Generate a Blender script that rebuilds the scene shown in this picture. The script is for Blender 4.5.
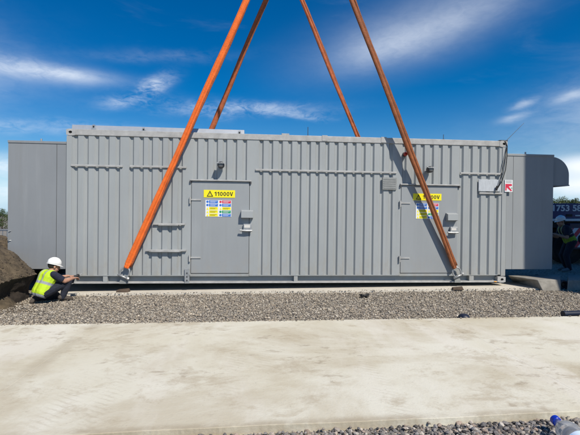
import bpy, bmesh, math, random
import numpy as np
from mathutils import Vector, Matrix, Euler
R = math.radians
random.seed(7); rng = np.random.default_rng(7)
scene = bpy.context.scene
col = scene.collection
for o in list(bpy.data.objects): bpy.data.objects.remove(o)

# ------------------------------------------------------------------ camera
F = 420.0                                   # focal length in photo pixels (580 wide)
CAM = Vector((3.493, -8.2005, 1.51)); YAW = R(5.088); PITCH = R(-0.5)
cam_d = bpy.data.cameras.new('camera'); cam = bpy.data.objects.new('camera', cam_d); col.objects.link(cam)
cam.location = CAM; cam.rotation_euler = (R(90) + PITCH, 0, -YAW)
cam_d.sensor_width = 36; cam_d.lens = 36 * F / 580; cam_d.clip_end = 3000; cam_d.clip_start = 0.05
scene.camera = cam

# ------------------------------------------------------------------ light
SUN_EL = R(47); SUN_AZ = R(29)              # azimuth: to the right of the facade's normal (-Y)
S = Vector((math.sin(SUN_AZ) * math.cos(SUN_EL), -math.cos(SUN_AZ) * math.cos(SUN_EL), math.sin(SUN_EL)))
sun_d = bpy.data.lights.new('sun', 'SUN'); sun_d.energy = 4.6; sun_d.angle = R(0.53); sun_d.color = (1.0, 0.93, 0.82)
sun = bpy.data.objects.new('sun', sun_d); col.objects.link(sun); sun.location = (20, -30, 40)
sun.rotation_euler = (-S).to_track_quat('-Z', 'Y').to_euler()

scene.view_settings.view_transform = 'Standard'; scene.view_settings.look = 'None'
scene.view_settings.exposure = 0.13; scene.view_settings.gamma = 1.0
scene.view_settings.use_curve_mapping = False

world = bpy.data.worlds.new('World'); scene.world = world; world.use_nodes = True
wt = world.node_tree; wt.nodes.clear()
def WN(t, **k):
    n = wt.nodes.new(t)
    for a, b in k.items(): setattr(n, a, b)
    return n
def wm(op, a, b=None, c=None, clamp=False):
    n = WN('ShaderNodeMath', operation=op, use_clamp=clamp)
    for i, v in enumerate((a, b, c)):
        if v is None: continue
        if isinstance(v, (int, float)): n.inputs[i].default_value = v
        else: wt.links.new(v, n.inputs[i])
    return n.outputs[0]
sky = WN('ShaderNodeTexSky', sky_type='NISHITA', sun_disc=False)
sky.sun_elevation = SUN_EL; sky.sun_rotation = math.atan2(S.x, S.y)
sky.altitude = 0; sky.air_density = 1.0; sky.dust_density = 0.0; sky.ozone_density = 3.0
hs = WN('ShaderNodeHueSaturation'); hs.inputs['Saturation'].default_value = 1.55; hs.inputs['Value'].default_value = 0.76; hs.inputs['Hue'].default_value = 0.506
wt.links.new(sky.outputs[0], hs.inputs['Color'])
tc = WN('ShaderNodeTexCoord'); sx = WN('ShaderNodeSeparateXYZ'); wt.links.new(tc.outputs['Generated'], sx.inputs[0])
az = wm('ARCTAN2', sx.outputs[0], sx.outputs[1]); el = wm('ARCSINE', sx.outputs[2])
cx = WN('ShaderNodeCombineXYZ'); wt.links.new(az, cx.inputs[0]); wt.links.new(el, cx.inputs[1])
def noise_w(scale, sx_, sy_, rot, detail=7, rough=0.6, dist=0.0):
    mp = WN('ShaderNodeMapping'); mp.inputs['Scale'].default_value = (sx_, sy_, 1); mp.inputs['Rotation'].default_value = (0, 0, rot)
    wt.links.new(cx.outputs[0], mp.inputs[0])
    n = WN('ShaderNodeTexNoise'); n.inputs['Scale'].default_value = scale; n.inputs['Detail'].default_value = detail
    n.inputs['Roughness'].default_value = rough; n.inputs['Distortion'].default_value = dist
    wt.links.new(mp.outputs[0], n.inputs['Vector']); return n.outputs['Fac']
warp = noise_w(5, 1, 2.0, 0.0, 4, 0.5); warp2 = noise_w(6, 1, 2, 1.3, 4, 0.55)
streak = noise_w(7, 1, 3.0, -0.30, 10, 0.62, 0.6); fine = noise_w(30, 1, 2.6, -0.5, 9, 0.68, 1.0)
tex = wm('ADD', wm('MULTIPLY', streak, 0.6), wm('MULTIPLY', fine, 0.4))
def dirpx(px, py):
    return YAW + math.atan((px - 290) / F), math.atan((213.8 - py) / math.hypot(F, px - 290))
def blob(px, py, hw, hh, rot, amp, wob=0.06, lo=0.30, hi=0.62):
    a0, e0 = dirpx(px, py); A = hw / F; B = hh / F; c, s = math.cos(rot), math.sin(rot)
    du = wm('ADD', wm('SUBTRACT', az, a0), wm('MULTIPLY', wm('SUBTRACT', warp, 0.5), wob * 2))
    dv = wm('ADD', wm('SUBTRACT', el, e0), wm('MULTIPLY', wm('SUBTRACT', warp2, 0.5), wob))
    u = wm('ADD', wm('MULTIPLY', du, c / A), wm('MULTIPLY', dv, s / A))
    v = wm('ADD', wm('MULTIPLY', du, -s / B), wm('MULTIPLY', dv, c / B))
    d = wm('ADD', wm('MULTIPLY', u, u), wm('MULTIPLY', v, v))
    g = wm('EXPONENT', wm('MULTIPLY', d, -1.0))
    mr = WN('ShaderNodeMapRange'); mr.interpolation_type = 'SMOOTHSTEP'
    mr.inputs['From Min'].default_value = lo; mr.inputs['From Max'].default_value = hi
    wt.links.new(tex, mr.inputs['Value'])
    return wm('MULTIPLY', wm('MULTIPLY', g, mr.outputs[0]), amp)
blobs = [(408, 34, 84, 24, 0.22, 0.34, .03, -.5, .9), (388, 48, 42, 12, 0.18, 0.24, .03, -.3, .9), (470, 14, 58, 14, 0.2, 0.16, .05, -.1, .8),
         (30, 70, 58, 7, 0.0, 0.46, .012, .05, .62), (70, 74, 28, 4.5, 0, 0.30, .015, .1, .62),
         (156, 86, 15, 6, 0.5, 0.62, .04, .36, .62), (132, 101, 24, 5, 0.15, 0.42, .04, .36, .62), (240, 110, 66, 6, 0.02, 0.50, .04, .36, .64), (300, 116, 30, 3, -.05, .3, .03, .36, .62),
         (40, 126, 80, 5, 0.04, 0.26, .04, .34, .64), (-2, 166, 26, 8, 0, 0.7, .03, .2, .6), (0, 192, 34, 8, 0, 0.62, .03, .2, .6),
         (590, 166, 28, 8, 0, 1.0, .02, .0, .5), (590, 186, 36, 9, 0, 1.0, .02, .0, .5), (524, 104, 10, 3.2, 0.25, 0.38, .01, .2, .6),
         (513, 118, 11, 3.2, 0.15, 0.34, .01, .2, .6), (574, 96, 14, 3.5, 0.2, 0.32, .02, .2, .6), (165, 57, 60, 5, .1, .10, .05, .3, .65),
         (-160, 60, 90, 30, .1, .5, .1, .1, .65), (760, 70, 120, 30, .2, .5, .1, .1, .65)]
tot = None
for b in blobs:
    o_ = blob(*b); tot = o_ if tot is None else wm('ADD', tot, o_)
# thin cirrus everywhere, thicker low down
mr = WN('ShaderNodeMapRange'); mr.interpolation_type = 'SMOOTHSTEP'
mr.inputs['From Min'].default_value = 0.54; mr.inputs['From Max'].default_value = 0.85
wt.links.new(noise_w(2.6, 1, 2.6, -0.25, 8, 0.6, 0.5), mr.inputs['Value'])
tot = wm('ADD', tot, wm('MULTIPLY', mr.outputs[0], 0.10), clamp=True)
hz = WN('ShaderNodeMapRange'); hz.interpolation_type = 'SMOOTHSTEP'; wt.links.new(el, hz.inputs['Value'])
hz.inputs['From Min'].default_value = 0.13; hz.inputs['From Max'].default_value = -0.02; hz.inputs['To Max'].default_value = 0.75     # pale haze low down, all round
mixh = WN('ShaderNodeMix', data_type='RGBA'); wt.links.new(hz.outputs[0], mixh.inputs['Factor']); wt.links.new(hs.outputs[0], mixh.inputs['A']); mixh.inputs['B'].default_value = (2.3, 4.9, 8.3, 1)
mixc = WN('ShaderNodeMix', data_type='RGBA'); wt.links.new(tot, mixc.inputs['Factor'])
wt.links.new(mixh.outputs['Result'], mixc.inputs['A']); mixc.inputs['B'].default_value = (7.6, 8.1, 8.7, 1)
bg = WN('ShaderNodeBackground'); bg.inputs[1].default_value = 0.115; wt.links.new(mixc.outputs['Result'], bg.inputs[0])
wo = WN('ShaderNodeOutputWorld'); wt.links.new(bg.outputs[0], wo.inputs[0])

# ------------------------------------------------------------------ pixel to place
def ray(px, py):
    x = (px - 290) / F; y = (217.5 - py) / F
    d = Vector((x, y, -1)); return (cam.rotation_euler.to_matrix() @ d)
def gp(px, py, z=0.0):                      # the point of the horizontal plane z under a pixel
    d = ray(px, py); t = (z - CAM.z) / d.z; return CAM + d * t
def yp(px, py, y):                          # the point of the vertical plane y under a pixel
    d = ray(px, py); t = (y - CAM.y) / d.y; return CAM + d * t
TILT = R(0.649); BASE = Vector((0, 0, 0.20)); ENC = Matrix.Translation(BASE) @ Matrix.Rotation(TILT, 4, 'Y')
ENCI = ENC.inverted()
def P(px, py, y=0.0):                       # the same in the hanging enclosure's own frame
    return ENCI @ yp(px, py, y)

# ------------------------------------------------------------------ materials
def mat(name, color, rough=0.6, metal=0.0, var=0.0, vscale=8.0, bump=0.0, bscale=60.0, spec=0.5, attr=None, dirt=None, coat=0.0, stretch=(1, 1, 1), sheen=0):
    m = bpy.data.materials.new(name); m.use_nodes = True; t = m.node_tree; b = t.nodes['Principled BSDF']
    b.inputs['Base Color'].default_value = (*color, 1); b.inputs['Roughness'].default_value = rough; b.inputs['Metallic'].default_value = metal
    b.inputs['Specular IOR Level'].default_value = spec
    if coat: b.inputs['Coat Weight'].default_value = coat
    tcn = t.nodes.new('ShaderNodeTexCoord'); mp = t.nodes.new('ShaderNodeMapping'); mp.inputs['Scale'].default_value = stretch
    t.links.new(tcn.outputs['Object'], mp.inputs[0]); src = None
    if var:
        n = t.nodes.new('ShaderNodeTexNoise'); n.inputs['Scale'].default_value = vscale; n.inputs['Detail'].default_value = 8; n.inputs['Roughness'].default_value = 0.65
        t.links.new(mp.outputs[0], n.inputs['Vector'])
        r = t.nodes.new('ShaderNodeValToRGB'); r.color_ramp.elements[0].position = 0.3; r.color_ramp.elements[1].position = 0.7
        lo = tuple(max(0, c * (1 - var)) for c in color); hi = tuple(min(1, c * (1 + var)) for c in color)
        r.color_ramp.elements[0].color = (*(dirt or lo), 1); r.color_ramp.elements[1].color = (*hi, 1)
        t.links.new(n.outputs['Fac'], r.inputs[0]); src = r.outputs[0]
    if attr:
        at = t.nodes.new('ShaderNodeAttribute'); at.attribute_name = attr; src = at.outputs['Color']
    if src is not None: t.links.new(src, b.inputs['Base Color'])
    if bump:
        n2 = t.nodes.new('ShaderNodeTexNoise'); n2.inputs['Scale'].default_value = bscale; n2.inputs['Detail'].default_value = 6
        t.links.new(mp.outputs[0], n2.inputs['Vector'])
        bp = t.nodes.new('ShaderNodeBump'); bp.inputs['Strength'].default_value = bump; bp.inputs['Distance'].default_value = 0.01
        t.links.new(n2.outputs['Fac'], bp.inputs['Height']); t.links.new(bp.outputs[0], b.inputs['Normal'])
    return m
def wall_paint(name, c, streak=.10, foot=.45):
    m = mat(name, c, .48, var=.06, vscale=1.4, bump=.05, bscale=7, stretch=(1, 1, .45)); t = m.node_tree; N = t.nodes.new; L = t.links.new; b = t.nodes['Principled BSDF']
    src = b.inputs['Base Color'].links[0].from_socket; tcn = N('ShaderNodeTexCoord')
    def nz(sc, st, det=6):
        mp = N('ShaderNodeMapping'); mp.inputs['Scale'].default_value = st; L(tcn.outputs['Object'], mp.inputs[0]); n = N('ShaderNodeTexNoise'); n.inputs['Scale'].default_value = sc; n.inputs['Detail'].default_value = det; n.inputs['Roughness'].default_value = .65; L(mp.outputs[0], n.inputs['Vector']); return n.outputs['Fac']
    def rg(x, a, bb, lo, hi):
        r = N('ShaderNodeMapRange'); r.interpolation_type = 'SMOOTHSTEP'; r.inputs['From Min'].default_value = a; r.inputs['From Max'].default_value = bb; r.inputs['To Min'].default_value = lo; r.inputs['To Max'].default_value = hi; L(x, r.inputs['Value']); return r.outputs[0]
    def mx(f, a, col):
        x = N('ShaderNodeMix'); x.data_type = 'RGBA'; L(f, x.inputs['Factor']); L(a, x.inputs['A']); x.inputs['B'].default_value = (*col, 1); return x.outputs['Result']
    def ml(a, bb):
        x = N('ShaderNodeMath'); x.operation = 'MULTIPLY'; L(a, x.inputs[0]); L(bb, x.inputs[1]); return x.outputs[0]
    src = mx(rg(nz(9, (1, 1, .045)), .52, .72, 0, streak * 2.2), src, (.20, .195, .18))                    # rain streaks
    src = mx(rg(nz(5, (1, 1, .08)), .55, .75, 0, streak * 1.6), src, (.46, .47, .47))
    z = N('ShaderNodeSeparateXYZ'); L(tcn.outputs['Object'], z.inputs[0])
    src = mx(ml(rg(z.outputs[2], .75, .12, 0, foot), rg(nz(7, (1, 1, .6), 9), .40, .68, 0, 1)), src, (.30, .275, .23))   # splashed dust
    src = mx(rg(nz(38, (1, 1, 1), 3), .70, .76, 0, .5), src, (.17, .15, .12))                               # chips
    L(src, b.inputs['Base Color']); return m
GREY = (0.325, 0.344, 0.346)
M = {}
M['paint'] = wall_paint('grey_paint', (0.318, 0.338, 0.341)); M['paint2'] = wall_paint('grey_paint_panel', (0.278, 0.296, 0.306), .08, .35)
M['module'] = wall_paint('grey_paint_module', (0.232, 0.246, 0.258), .09, .2)
M['rail'] = mat('grey_paint_rail', (0.37, 0.37, 0.36), 0.55, var=0.22, vscale=7)
M['paleroof'] = mat('galvanised_sheet', (0.36, 0.385, 0.42), 0.45, metal=0.25, var=0.10, vscale=5)
M['galv'] = mat('galvanised_steel', (0.42, 0.43, 0.43), 0.45, metal=0.6, var=0.2, vscale=20)
M['greyplate'] = mat('dull_grey_plate', (0.24, 0.25, 0.245), 0.6, var=0.12, vscale=10)
M['paleplate'] = mat('pale_plate', (0.46, 0.49, 0.52), 0.5, var=0.12, vscale=9, stretch=(4, 1, 1))
M['black'] = mat('black_rubber', (0.012, 0.012, 0.013), 0.6)
M['hole'] = mat('dark_recess', (0.01, 0.01, 0.01), 0.9)
M['darkmetal'] = mat('dark_metal', (0.05, 0.05, 0.055), 0.5, var=0.3, vscale=20)
M['lens'] = mat('lamp_lens', (0.12, 0.12, 0.12), 0.2)
M['yellow'] = mat('sign_yellow', (0.86, 0.76, 0.01), 0.45)
M['signblack'] = mat('sign_black', (0.012, 0.012, 0.012), 0.5)
M['white'] = mat('sign_white', (0.72, 0.74, 0.76), 0.45)
M['blue'] = mat('sign_blue', (0.03, 0.16, 0.56), 0.45)
M['red'] = mat('sign_red', (0.62, 0.03, 0.07), 0.45)
M['green'] = mat('sign_green', (0.02, 0.30, 0.12), 0.45)
M['redlamp'] = mat('red_lens', (0.40, 0.03, 0.015), 0.3)
M['amber'] = mat('amber_reflector', (0.75, 0.32, 0.02), 0.3)
M['scuff'] = mat('pale_scuff', (0.62, 0.60, 0.56), 0.6)
M['concrete_pad'] = mat('pale_pad_concrete', (0.56, 0.52, 0.44), 0.9, var=0.12, vscale=3, bump=0.15, bscale=60)
M['block'] = mat('old_concrete_block', (0.25, 0.235, 0.205), 0.9, var=0.25, vscale=8, bump=0.5, bscale=30)
M['timber'] = mat('dirty_timber', (0.085, 0.06, 0.042), 0.9, var=0.4, vscale=20, bump=0.5, bscale=40, stretch=(.3, 1, 1))
def web_mat(name, c, dirt):
    return mat(name, c, 0.75, var=0.10, vscale=9, bump=0.5, bscale=55, dirt=dirt)
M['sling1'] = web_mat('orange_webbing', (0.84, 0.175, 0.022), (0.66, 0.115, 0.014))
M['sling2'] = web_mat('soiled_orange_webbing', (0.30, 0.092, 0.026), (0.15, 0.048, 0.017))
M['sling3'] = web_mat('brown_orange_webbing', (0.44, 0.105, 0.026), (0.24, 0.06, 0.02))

# ------------------------------------------------------------------ mesh helpers
class MB:
    def __init__(s): s.v = []; s.f = []
    def add(s, vs, fs):
        k = len(s.v); s.v += [tuple(v) for v in vs]; s.f += [tuple(i + k for i in f) for f in fs]; return s
    def box(s, x0, y0, z0, x1, y1, z1):
        return s.add([(x0,y0,z0),(x1,y0,z0),(x1,y1,z0),(x0,y1,z0),(x0,y0,z1),(x1,y0,z1),(x1,y1,z1),(x0,y1,z1)],
                     [(0,3,2,1),(4,5,6,7),(0,1,5,4),(1,2,6,5),(2,3,7,6),(3,0,4,7)])
    def prism(s, bottom, top):
        n = len(bottom); return s.add(list(bottom) + list(top), [tuple(range(n))[::-1], tuple(range(n, 2*n))] + [(i, (i+1) % n, n+(i+1) % n, n+i) for i in range(n)])
    def extrude(s, poly, axis, a, b):         # poly of 2D points extruded along an axis
        def q(p, h): return {'x': (h, p[0], p[1]), 'y': (p[0], h, p[1]), 'z': (p[0], p[1], h)}[axis]
        return s.prism([q(p, a) for p in poly], [q(p, b) for p in poly])
    def tube(s, pts, r, n=8, cap=True, flat=None):
        pts = [Vector(p) for p in pts]; rs = r if isinstance(r, (list, tuple)) else [r] * len(pts)
        rings = []; up = None
        for i, p in enumerate(pts):
            t = (pts[min(i+1, len(pts)-1)] - pts[max(i-1, 0)]).normalized()
            if up is None: up = t.orthogonal().normalized() if flat is None else (Vector(flat) - t * t.dot(Vector(flat))).normalized()
            else: up = (up - t * up.dot(t)).normalized()
            sd = t.cross(up)
            rings.append([p + (up * math.cos(a) + sd * math.sin(a)) * rs[i] for a in [2 * math.pi * k / n for k in range(n)]])
        vs = [v for g in rings for v in g]
        fs = [(i*n+k, i*n+(k+1) % n, (i+1)*n+(k+1) % n, (i+1)*n+k) for i in range(len(pts)-1) for k in range(n)]
        if cap: fs += [tuple(range(n))[::-1], tuple(range((len(pts)-1)*n, len(pts)*n))]
        return s.add(vs, fs)
    def lathe(s, prof, n=16, at=(0,0,0), axis='z'):   # prof: (radius, height)
        vs = []
        for (r, h) in prof:
            for k in range(n):
                a = 2*math.pi*k/n; c, d = r*math.cos(a), r*math.sin(a)
                v = {'z': (c, d, h), 'y': (c, h, d), 'x': (h, c, d)}[axis]; vs.append((v[0]+at[0], v[1]+at[1], v[2]+at[2]))
        m = len(prof)
        fs = [(i*n+k, i*n+(k+1) % n, (i+1)*n+(k+1) % n, (i+1)*n+k) for i in range(m-1) for k in range(n)]
        fs += [tuple(range(n))[::-1], tuple(range((m-1)*n, m*n))]
        return s.add(vs, fs)
    def build(s, name, m, parent=None, smooth=False, bevel=0.0, loc=None, rot=None):
        me = bpy.data.meshes.new(name); me.from_pydata(s.v, [], s.f); me.update()
        bm = bmesh.new(); bm.from_mesh(me); bmesh.ops.recalc_face_normals(bm, faces=bm.faces); bm.to_mesh(me); bm.free()
        me.materials.append(m if not isinstance(m, str) else M[m])
        if smooth: me.polygons.foreach_set('use_smooth', [True] * len(me.polygons))
        o = bpy.data.objects.new(name, me); col.objects.link(o)
        if parent: o.parent = parent
        if loc is not None: o.location = loc
        if rot is not None: o.rotation_euler = rot
        if bevel:
            b = o.modifiers.new('bevel', 'BEVEL'); b.width = bevel; b.segments = 2; b.limit_method = 'ANGLE'
        return o
def box(name, m, parent, x0, y0, z0, x1, y1, z1, bevel=0.0):
    return MB().box(min(x0,x1), min(y0,y1), min(z0,z1), max(x0,x1), max(y0,y1), max(z0,z1)).build(name, m, parent, bevel=bevel)
def empty(name, loc=(0,0,0), rot=(0,0,0)):
    o = bpy.data.objects.new(name, None); col.objects.link(o); o.location = loc; o.rotation_euler = rot; o.empty_display_size = 0.2; return o
def tag(o, label, cat, group=None):
    o['label'] = label; o['category'] = cat
    if group: o['group'] = group
    return o
def kind(o, k): o['kind'] = k; return o
def text_mesh(name, s, m, parent, size, mtx, width=None, extrude=0.002, bold=0.0):
    cu = bpy.data.curves.new(name, 'FONT'); cu.body = s; cu.size = size; cu.extrude = extrude; cu.align_x = 'CENTER'; cu.align_y = 'CENTER'; cu.offset = bold
    t = bpy.data.objects.new(name + '_tmp', cu); col.objects.link(t); bpy.context.view_layer.update()
    me = bpy.data.meshes.new_from_object(t.evaluated_get(bpy.context.evaluated_depsgraph_get()))
    bpy.data.objects.remove(t); me.name = name
    xs = [v.co.x for v in me.vertices]; ys = [v.co.y for v in me.vertices]
    cxm, cym = (min(xs)+max(xs))/2, (min(ys)+max(ys))/2
    k = (width / (max(xs)-min(xs))) if width else 1.0; kh = size / (max(ys)-min(ys))
    for v in me.vertices: v.co = Vector(((v.co.x-cxm)*k, (v.co.y-cym)*kh, v.co.z))
    me.transform(mtx); me.materials.clear()
    bm = bmesh.new(); bm.from_mesh(me); bpy.data.meshes.remove(me); bm.verts.ensure_lookup_table(); bmesh.ops.remove_doubles(bm, verts=bm.verts[:], dist=1e-5); seen = set(); bm.verts.ensure_lookup_table()
    for v0 in bm.verts:                       # one object for each character
        if v0.index in seen: continue
        stack, isl = [v0], set(); isl.add(v0.index)
        while stack:
            v = stack.pop()
            for e in v.link_edges:
                w_ = e.other_vert(v)
                if w_.index not in isl: isl.add(w_.index); stack.append(w_)
        seen |= isl; ids = sorted(isl); mp = {a: i for i, a in enumerate(ids)}
        fc = [[mp[v.index] for v in f.verts] for f in bm.faces if f.verts[0].index in isl]
        m2 = bpy.data.meshes.new(name); m2.from_pydata([bm.verts[a].co[:] for a in ids], [], fc); m2.materials.append(M[m])
        o = bpy.data.objects.new(name, m2); col.objects.link(o); o.parent = parent
    bm.free()
FRONT = Matrix.Rotation(R(90), 4, 'X')       # text in XY -> facing -Y, upright

# ------------------------------------------------------------------ ground, pads, gravel
def nodes_of(name):
    m = bpy.data.materials.new(name); m.use_nodes = True; return m, m.node_tree, m.node_tree.nodes['Principled BSDF']
def gravel_base():
    m, t, b = nodes_of('gravel_bed'); tcn = t.nodes.new('ShaderNodeTexCoord')
    v = t.nodes.new('ShaderNodeTexVoronoi'); v.inputs['Scale'].default_value = 34; t.links.new(tcn.outputs['Object'], v.inputs['Vector'])
    r = t.nodes.new('ShaderNodeValToRGB'); e = r.color_ramp.elements; e[0].position = 0; e[0].color = (0.09, 0.08, 0.068, 1); e[1].position = 1; e[1].color = (0.40, 0.36, 0.30, 1)
    sp = t.nodes.new('ShaderNodeSeparateColor'); t.links.new(v.outputs['Color'], sp.inputs[0]); t.links.new(sp.outputs[0], r.inputs[0]); t.links.new(r.outputs[0], b.inputs['Base Color'])
    bp = t.nodes.new('ShaderNodeBump'); bp.inputs['Strength'].default_value = 1; bp.inputs['Distance'].default_value = 0.02; bp.invert = True
    t.links.new(v.outputs['Distance'], bp.inputs['Height']); t.links.new(bp.outputs[0], b.inputs['Normal']); b.inputs['Roughness'].default_value = 0.95
    return m
M['gravelbed'] = gravel_base()
g = MB().add([(-900,-400,0),(900,-400,0),(900,1600,0),(-900,1600,0)], [(0,1,2,3)]).build('ground', 'gravelbed'); kind(g, 'structure')

def slab_mat():
    m, t, b = nodes_of('dirty_concrete'); N = t.nodes.new; L = t.links.new
    tcn = N('ShaderNodeTexCoord')
    def noise(sc, stretch=(1,1,1), rot=0.0, det=8, rough=.62, dist=0.0):
        mp = N('ShaderNodeMapping'); mp.inputs['Scale'].default_value = stretch; mp.inputs['Rotation'].default_value = (0,0,rot); L(tcn.outputs['Object'], mp.inputs[0])
        n = N('ShaderNodeTexNoise'); n.inputs['Scale'].default_value = sc; n.inputs['Detail'].default_value = det; n.inputs['Roughness'].default_value = rough; n.inputs['Distortion'].default_value = dist
        L(mp.outputs[0], n.inputs['Vector']); return n.outputs['Fac']
    def ramp(x, p0, p1, a=0.0, bb=1.0):
        r = N('ShaderNodeMapRange'); r.interpolation_type = 'SMOOTHSTEP'; r.inputs['From Min'].default_value = p0; r.inputs['From Max'].default_value = p1
        r.inputs['To Min'].default_value = a; r.inputs['To Max'].default_value = bb; L(x, r.inputs['Value']); return r.outputs[0]
    def mixc(f, A, B):
        x = N('ShaderNodeMix'); x.data_type = 'RGBA'; L(f, x.inputs['Factor'])
        for k, c in (('A', A), ('B', B)):
            if isinstance(c, tuple): x.inputs[k].default_value = (*c, 1)
            else: L(c, x.inputs[k])
        return x.outputs['Result']
    def mul(a, bb):
        x = N('ShaderNodeMath'); x.operation = 'MULTIPLY'
        for i, c in enumerate((a, bb)):
            if isinstance(c, (int, float)): x.inputs[i].default_value = c
            else: L(c, x.inputs[i])
        return x.outputs[0]
    base = mixc(ramp(noise(0.5), .35, .65), (0.605, 0.565, 0.44), (0.675, 0.65, 0.545))
    c = mixc(mul(ramp(noise(0.42, (1, 1.5, 1), .4, 10, .70, .5), .44, .64), .62), base, (0.45, 0.385, 0.265))               # broad mud film
    c = mixc(mul(ramp(noise(0.8, (1.5, .35, 1), .5, 5), .50, .66), .55), c, (0.70, 0.665, 0.58))                           # dusty wheel lanes
    c = mixc(mul(ramp(noise(1.7, (1, 1.25, 1), -.25, 11, .75, .2), .51, .64), .52), c, (0.39, 0.32, 0.215))                  # trodden mud
    c = mixc(mul(mul(ramp(noise(6, (1, 1.6, 1), .2, 7, .65, .3), .56, .66), ramp(noise(0.9, det=3), .44, .6)), .55), c, (0.30, 0.24, 0.165))   # footprints and crumbs
    sxn = N('ShaderNodeSeparateXYZ'); L(tcn.outputs['Object'], sxn.inputs[0])
    def band(x0, wd):                                                                                                       # mud squeezed along a joint
        a_ = N('ShaderNodeMath'); a_.operation = 'SUBTRACT'; L(sxn.outputs[0], a_.inputs[0]); a_.inputs[1].default_value = x0
        b2 = N('ShaderNodeMath'); b2.operation = 'ABSOLUTE'; L(a_.outputs[0], b2.inputs[0]); return ramp(b2.outputs[0], wd, wd * .15)
    w = N('ShaderNodeTexWave'); w.wave_type = 'BANDS'; w.bands_direction = 'Y'; w.inputs['Scale'].default_value = 5.5; w.inputs['Distortion'].default_value = 2.2; w.inputs['Detail'].default_value = 3; w.inputs['Detail Scale'].default_value = 3.0
    mpw = N('ShaderNodeMapping'); mpw.inputs['Rotation'].default_value = (0, 0, .55); L(tcn.outputs['Object'], mpw.inputs[0]); L(mpw.outputs[0], w.inputs['Vector'])
    for lx, wd in ((2.05, .16), (2.35, .12), (3.35, .16), (3.62, .13), (4.55, .17)):                                        # tyre tread prints
        c = mixc(mul(mul(mul(ramp(w.outputs['Fac'], .62, .9), band(lx, wd)), ramp(noise(1.3, det=6), .42, .6)), .24), c, (0.38, 0.325, 0.235))
    c = mixc(mul(mul(band(j1, .14), ramp(noise(1.6, det=8), .28, .62)), .42), c, (0.37, 0.315, 0.225))
    c = mixc(mul(mul(band(j2, .05), ramp(noise(1.2, det=6), .42, .6)), .4), c, (0.72, 0.69, 0.61))
    kk = (nr.y - nl.y) / (nr.x - nl.x)
    e1 = N('ShaderNodeMath'); e1.operation = 'MULTIPLY_ADD'; L(sxn.outputs[0], e1.inputs[0]); e1.inputs[1].default_value = -kk; L(sxn.outputs[1], e1.inputs[2])
    c = mixc(mul(mul(ramp(e1.outputs[0], nl.y - kk * nl.x + .10, nl.y - kk * nl.x + .02), ramp(noise(3, det=7), .35, .6)), .6), c, (0.33, 0.27, 0.18))   # muddy near edge
    c = mixc(mul(ramp(noise(40, det=4), .60, .75), .35), c, (0.32, 0.27, 0.20))                                          # specks
    L(c, b.inputs['Base Color']); b.inputs['Roughness'].default_value = 0.9
    bp = N('ShaderNodeBump'); bp.inputs['Strength'].default_value = .25; bp.inputs['Distance'].default_value = .01; L(noise(45, det=5), bp.inputs['Height']); L(bp.outputs[0], b.inputs['Normal'])
    return m
SZ = 0.06
fl, fr = gp(0, 325, SZ), gp(580, 316, SZ); nl, nr = gp(100, 433, SZ), gp(580, 411, SZ)
far = lambda x: fl.y + (x - fl.x) * (fr.y - fl.y) / (fr.x - fl.x)
near = lambda x: nl.y + (x - nl.x) * (nr.y - nl.y) / (nr.x - nl.x)
j1 = (gp(85, 335, SZ).x + gp(0, 390, SZ).x) / 2; j2 = (gp(530, 365, SZ).x + gp(580, 395, SZ).x) / 2
M['slab'] = slab_mat()
road = empty('concrete_road'); kind(road, 'structure')
bays = [j1 - 2 * (j2 - j1), j1 - (j2 - j1), j1, j2, j2 + (j2 - j1), j2 + 2 * (j2 - j1), j2 + 3 * (j2 - j1)]
for a, b_ in zip(bays[:-1], bays[1:]):
    a += 0.0025; b_ -= 0.0025
    # slightly ragged edges
    n = 240; top = []
    for i in range(n + 1):
        x = a + (b_ - a) * i / n; top.append((x, near(x) + random.uniform(-.0012, .0012) + .005 * math.sin(x * 2.3) + .003 * math.sin(x * 7.1 + 1)))
    for i in range(n, -1, -1):
        x = a + (b_ - a) * i / n; top.append((x, far(x) + random.uniform(-.005, .005)))
    MB().prism([(x, y, -0.15) for x, y in top], [(x, y, SZ) for x, y in top]).build('concrete_slab', 'slab', road, bevel=0.004)
# dirt-filled joint beds between the bays
for x in bays[1:-1]:
    MB().box(x - .03, near(x) + .01, -.1, x + .03, far(x) - .01, SZ - 0.0012).build('joint_filler', 'slab', road)
# loading pad below the enclosure
padf = lambda px, py: gp(px, py, 0.03)
pa, pb = padf(96, 294.3), padf(470, 289.6)
pad_y = lambda x: pa.y + (x - pa.x) * (pb.y - pa.y) / (pb.x - pa.x)
px0, px1 = -0.35, 9.25
n = 90; fr_ = [(px0 + (px1 - px0) * i / n, pad_y(px0 + (px1 - px0) * i / n) + random.uniform(-.012, .012)) for i in range(n + 1)]
pad = MB().prism([(x, y, -.2) for x, y in fr_] + [(px1, 3.3, -.2), (px0, 3.3, -.2)], [(x, y, .03) for x, y in fr_] + [(px1, 3.3, .03), (px0, 3.3, .03)]).build('concrete_pad', 'concrete_pad'); kind(pad, 'structure')

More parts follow.
